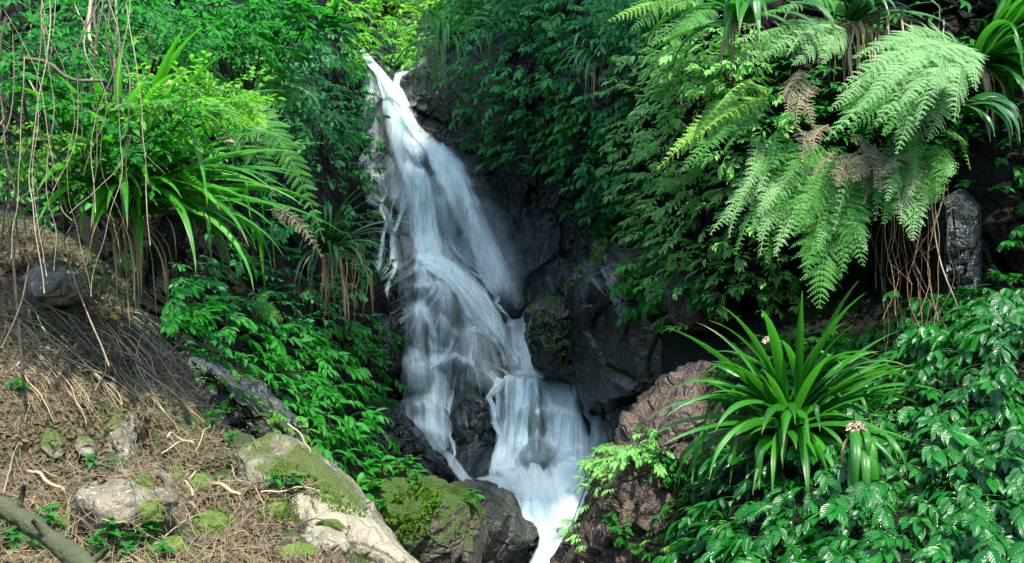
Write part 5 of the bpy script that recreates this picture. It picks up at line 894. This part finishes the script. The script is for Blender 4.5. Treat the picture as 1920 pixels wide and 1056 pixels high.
# cushions of moss on the slope: things one could point at
def moss_cushion(x, y, rx, ry, label, names=names_, seed=0):
    h = cast(x, y, names); k = T/960*h[0].y; n = np.array(h[1]); tx = np.cross([0, 0, 1.0], n); tx /= np.linalg.norm(tx); ty = np.cross(n, tx); nr, nth_ = 14, 48
    r = np.linspace(0, 1, nr)[:, None]; th = np.arange(nth_)*2*math.pi/nth_; lob = 1+.28*fbm(np.c_[np.cos(th)*1.4, np.sin(th)*1.4, np.full(nth_, seed)], 3, seed); X_ = r*np.cos(th)*lob*rx*k; Y_ = r*np.sin(th)*lob*ry*k/max(.35, abs(n@[0, -1, 0])+.2)
    p = np.array(h[0])+tx*X_[..., None]+ty*Y_[..., None]; out = []
    for q_ in p.reshape(-1, 3):                      # settle each point on the slope
        best = None
        for nm in names:
            b, off = BV[nm]; z = b.find_nearest(V3(q_)-off)
            if z[0] is not None and (best is None or z[3] < best[1]): best = (np.array(z[0]+off), z[3])
        out.append(best[0])
    p = np.array(out).reshape(nr, nth_, 3); hh = .030*np.sqrt(np.clip(1-r**2, 0, 1))-.012*r; p = p+n*(hh+.007*fbm(p*60, 3, seed)*(1-r*.6)+.010*fbm(p*18, 2, seed+1)*(1-r))[..., None]
    F = gridF(nr, nth_); i_ = np.arange(nr-1)*nth_; F = np.r_[F, np.stack([i_+nth_-1, i_+2*nth_-1, i_+nth_, i_], -1)]; g = Geo(); g.add(p.reshape(-1, 3), F, None, .5); tag(mobj('moss_cushion', g, M['moss']), label, 'moss')
for i, a in enumerate([(400,980,48,24,'broad olive moss cushion beside the white flakes'),(285,975,30,30,'moss cushion draped over the edge of the flat rock'),(270,905,22,12,'small moss cushion beside a lone seedling'),(330,1020,26,22,'moss cushion low on the slope beneath the broad one'),(375,905,26,18,'dark moss cushion next to the stout stick'),(300,955,16,10,'tiny moss cushion on the flat rock'),(120,985,26,14,'moss cushion under the flat rock ledge'),(210,600-0,18,10,'thin moss band under the pale stone'),(560,890,50,10,'moss cushion along the crest of the lichen slab'),(620,985,30,12,'moss cushion near the lower end of the lichen slab'),(330,885,16,10,'moss cushion in the middle of the leaf litter'),(520,955,24,10,'moss cushion inside the hollow of the slab'),(560,1035,40,14,'yellowish moss cushion at the foot of the slab'),(150,1040,22,10,'moss cushion behind the fallen branch')]): moss_cushion(*a, seed=i)

# unseen tree added beyond the frame: its crown shades the gorge from the sun
root = empty('tree', (-12.5, 1.5, 0.0), 'unseen tall tree added on the bank to shade the gorge', 'tree'); rt = np.random.default_rng(5); n_ = 2300; d_ = rt.normal(0, 1, (n_, 3)); d_ /= np.linalg.norm(d_, axis=1)[:, None]
cc_ = np.array([-.3, 15.2, 4.6])+np.array([.12, -.45, .88])/.88*27+np.array([0, -.3, 0]); pc = d_*(rt.random(n_)**.4)[:, None]*np.array([2.9, 5.2, 1.6])+cc_; g = Geo()
for i in range(6):
    m = np.arange(n_) % 6 == i; put(g, TW[i], rot(rt.uniform(0, 6.28, m.sum()), rt.normal(0, .4, m.sum()), rt.normal(0, .4, m.sum())), pc[m], rt.uniform(1.9, 3.2, m.sum()))
mobj('crown', g, M['leaf_shrub'], root); g = Geo(); g.add(*tube(spline([(-12.5, 1.5, -.5), (-12.3, 1.6, 10), (-11.6, 1.8, 20), tuple(cc_+np.array([-2, 0, -3.0])), tuple(cc_)], 30), np.linspace(.45, .10, 30), 12)[:3], .5)
for i in range(16):
    e = pc[rt.integers(n_)]; b = cc_+np.array([-1, 0, -1.8]); g.add(*tube(spline([b, (b+e)/2+[0, 0, .2], e], 8), np.linspace(.09, .02, 8), 6)[:3], .5)
mobj('trunk', g, M['bark'], root)

# short moss leaves that make the cushions fuzzy
def moss_fuzz(polys, dist, names, size, label, seed):
    g = Geo(); r = np.random.default_rng(4000+seed); pos = []; nn = []
    for po in polys:
        pts = poisson(po, dist, rng=r, tries=8)
        for x, y in pts:
            h = cast(x, y, names)
            if h and h[1].z > .15: pos.append(np.array(h[0])); nn.append(np.array(h[1]))
    pos = np.array(pos); nn = np.array(nn); v = fbm(pos*np.array([3.2, 3.2, 3.2])+seed, 3, seed); k = v > np.quantile(v, .38); pos = pos[k]; nn = nn[k]; y = nn+r.normal(0, .45, pos.shape); y /= np.linalg.norm(y, axis=1)[:, None]; x = np.cross(y, r.normal(0, 1, pos.shape)); x /= np.linalg.norm(x, axis=1)[:, None]; R = np.stack([x, y, np.cross(x, y)], -1)
    tm = (np.array([[-.25, 0, 0], [.25, 0, 0], [.18, .6, .05], [0, 1, .15], [-.18, .6, .05]]), np.array([[0, 1, 2], [0, 2, 4], [4, 2, 3]]), np.zeros((5, 2)), np.full(5, .5)); put(g, tm, R, pos, size*r.uniform(.6, 1.3, len(pos))); tag(mobj('moss', g, M['moss_leaf']), label, 'moss', None, 'stuff')
M['moss_leaf'] = leaf_mat('moss_leaf', (.025, .075, .003), (.10, .19, .008), .7, .3, False, .1)
moss_fuzz([[(640,905),(690,880),(750,880),(800,915),(830,930),(800,985),(740,1040),(690,1000)]], 3.2, ['moss'], .05, 'bright moss growing over the top of the low boulder', 1)
moss_fuzz([[(445,850),(490,850),(560,875),(640,930),(700,985),(690,1010),(600,940),(520,900),(450,880)]], 2.6, ['beige', 'slope_litter'], .016, 'moss along the crest of the lichen slab', 2)
moss_fuzz([[(360,960),(420,955),(460,1000),(430,1020),(370,1000)],[(260,960),(320,940),(330,1040),(270,1030)],[(470,930),(560,930),(560,980),(480,975)]], 2.4, ['slope_litter', 'stone4', 'beige'], .013, 'moss in the hollows of the near slope', 3)
moss_fuzz([[(1040,560),(1060,500),(1090,465),(1140,450),(1120,540),(1090,600),(1075,690),(1000,690),(990,620)]], 3.4, ['big', 'dome'], .06, 'dark moss on the flank of the big wet boulder', 4)
# ---------------------------------------------------------------- camera, sky, sun
cam = bpy.data.cameras.new('camera'); cam.lens = 18/T; cam.sensor_width = 36; cam.clip_end = 1000; cam.clip_start = .05
co = bpy.data.objects.new('camera', cam); COL.objects.link(co); co.location = (0, 0, CZ); co.rotation_euler = (math.radians(90), 0, 0); S.camera = co
SUN = Vector((.12, -.45, .88)).normalized()
w = bpy.data.worlds.new('World'); S.world = w; w.use_nodes = True; t = w.node_tree; bg = t.nodes['Background']
sk = t.nodes.new('ShaderNodeTexSky'); sk.sky_type = 'NISHITA'; sk.sun_disc = False; sk.sun_elevation = math.asin(SUN.z); sk.sun_rotation = math.atan2(SUN.x, SUN.y)
t.links.new(sk.outputs[0], bg.inputs[0]); bg.inputs[1].default_value = .15
sl = bpy.data.lights.new('sun', 'SUN'); sl.energy = 2.7; sl.angle = math.radians(.5); sl.color = (1, .95, .86)
so = bpy.data.objects.new('sun', sl); COL.objects.link(so); so.rotation_euler = SUN.to_track_quat('Z', 'Y').to_euler(); so.location = (0, 0, 30)
S.view_settings.view_transform = 'Standard'; S.view_settings.look = 'None'; S.view_settings.exposure = 2.2; S.view_settings.gamma = 1
S.render.engine = 'CYCLES'; c = S.cycles; c.transparent_max_bounces = 48; c.max_bounces = 7; c.diffuse_bounces = 3; c.glossy_bounces = 2; c.transmission_bounces = 4
c.use_denoising = True; c.caustics_reflective = False; c.caustics_refractive = False; c.sample_clamp_indirect = 4
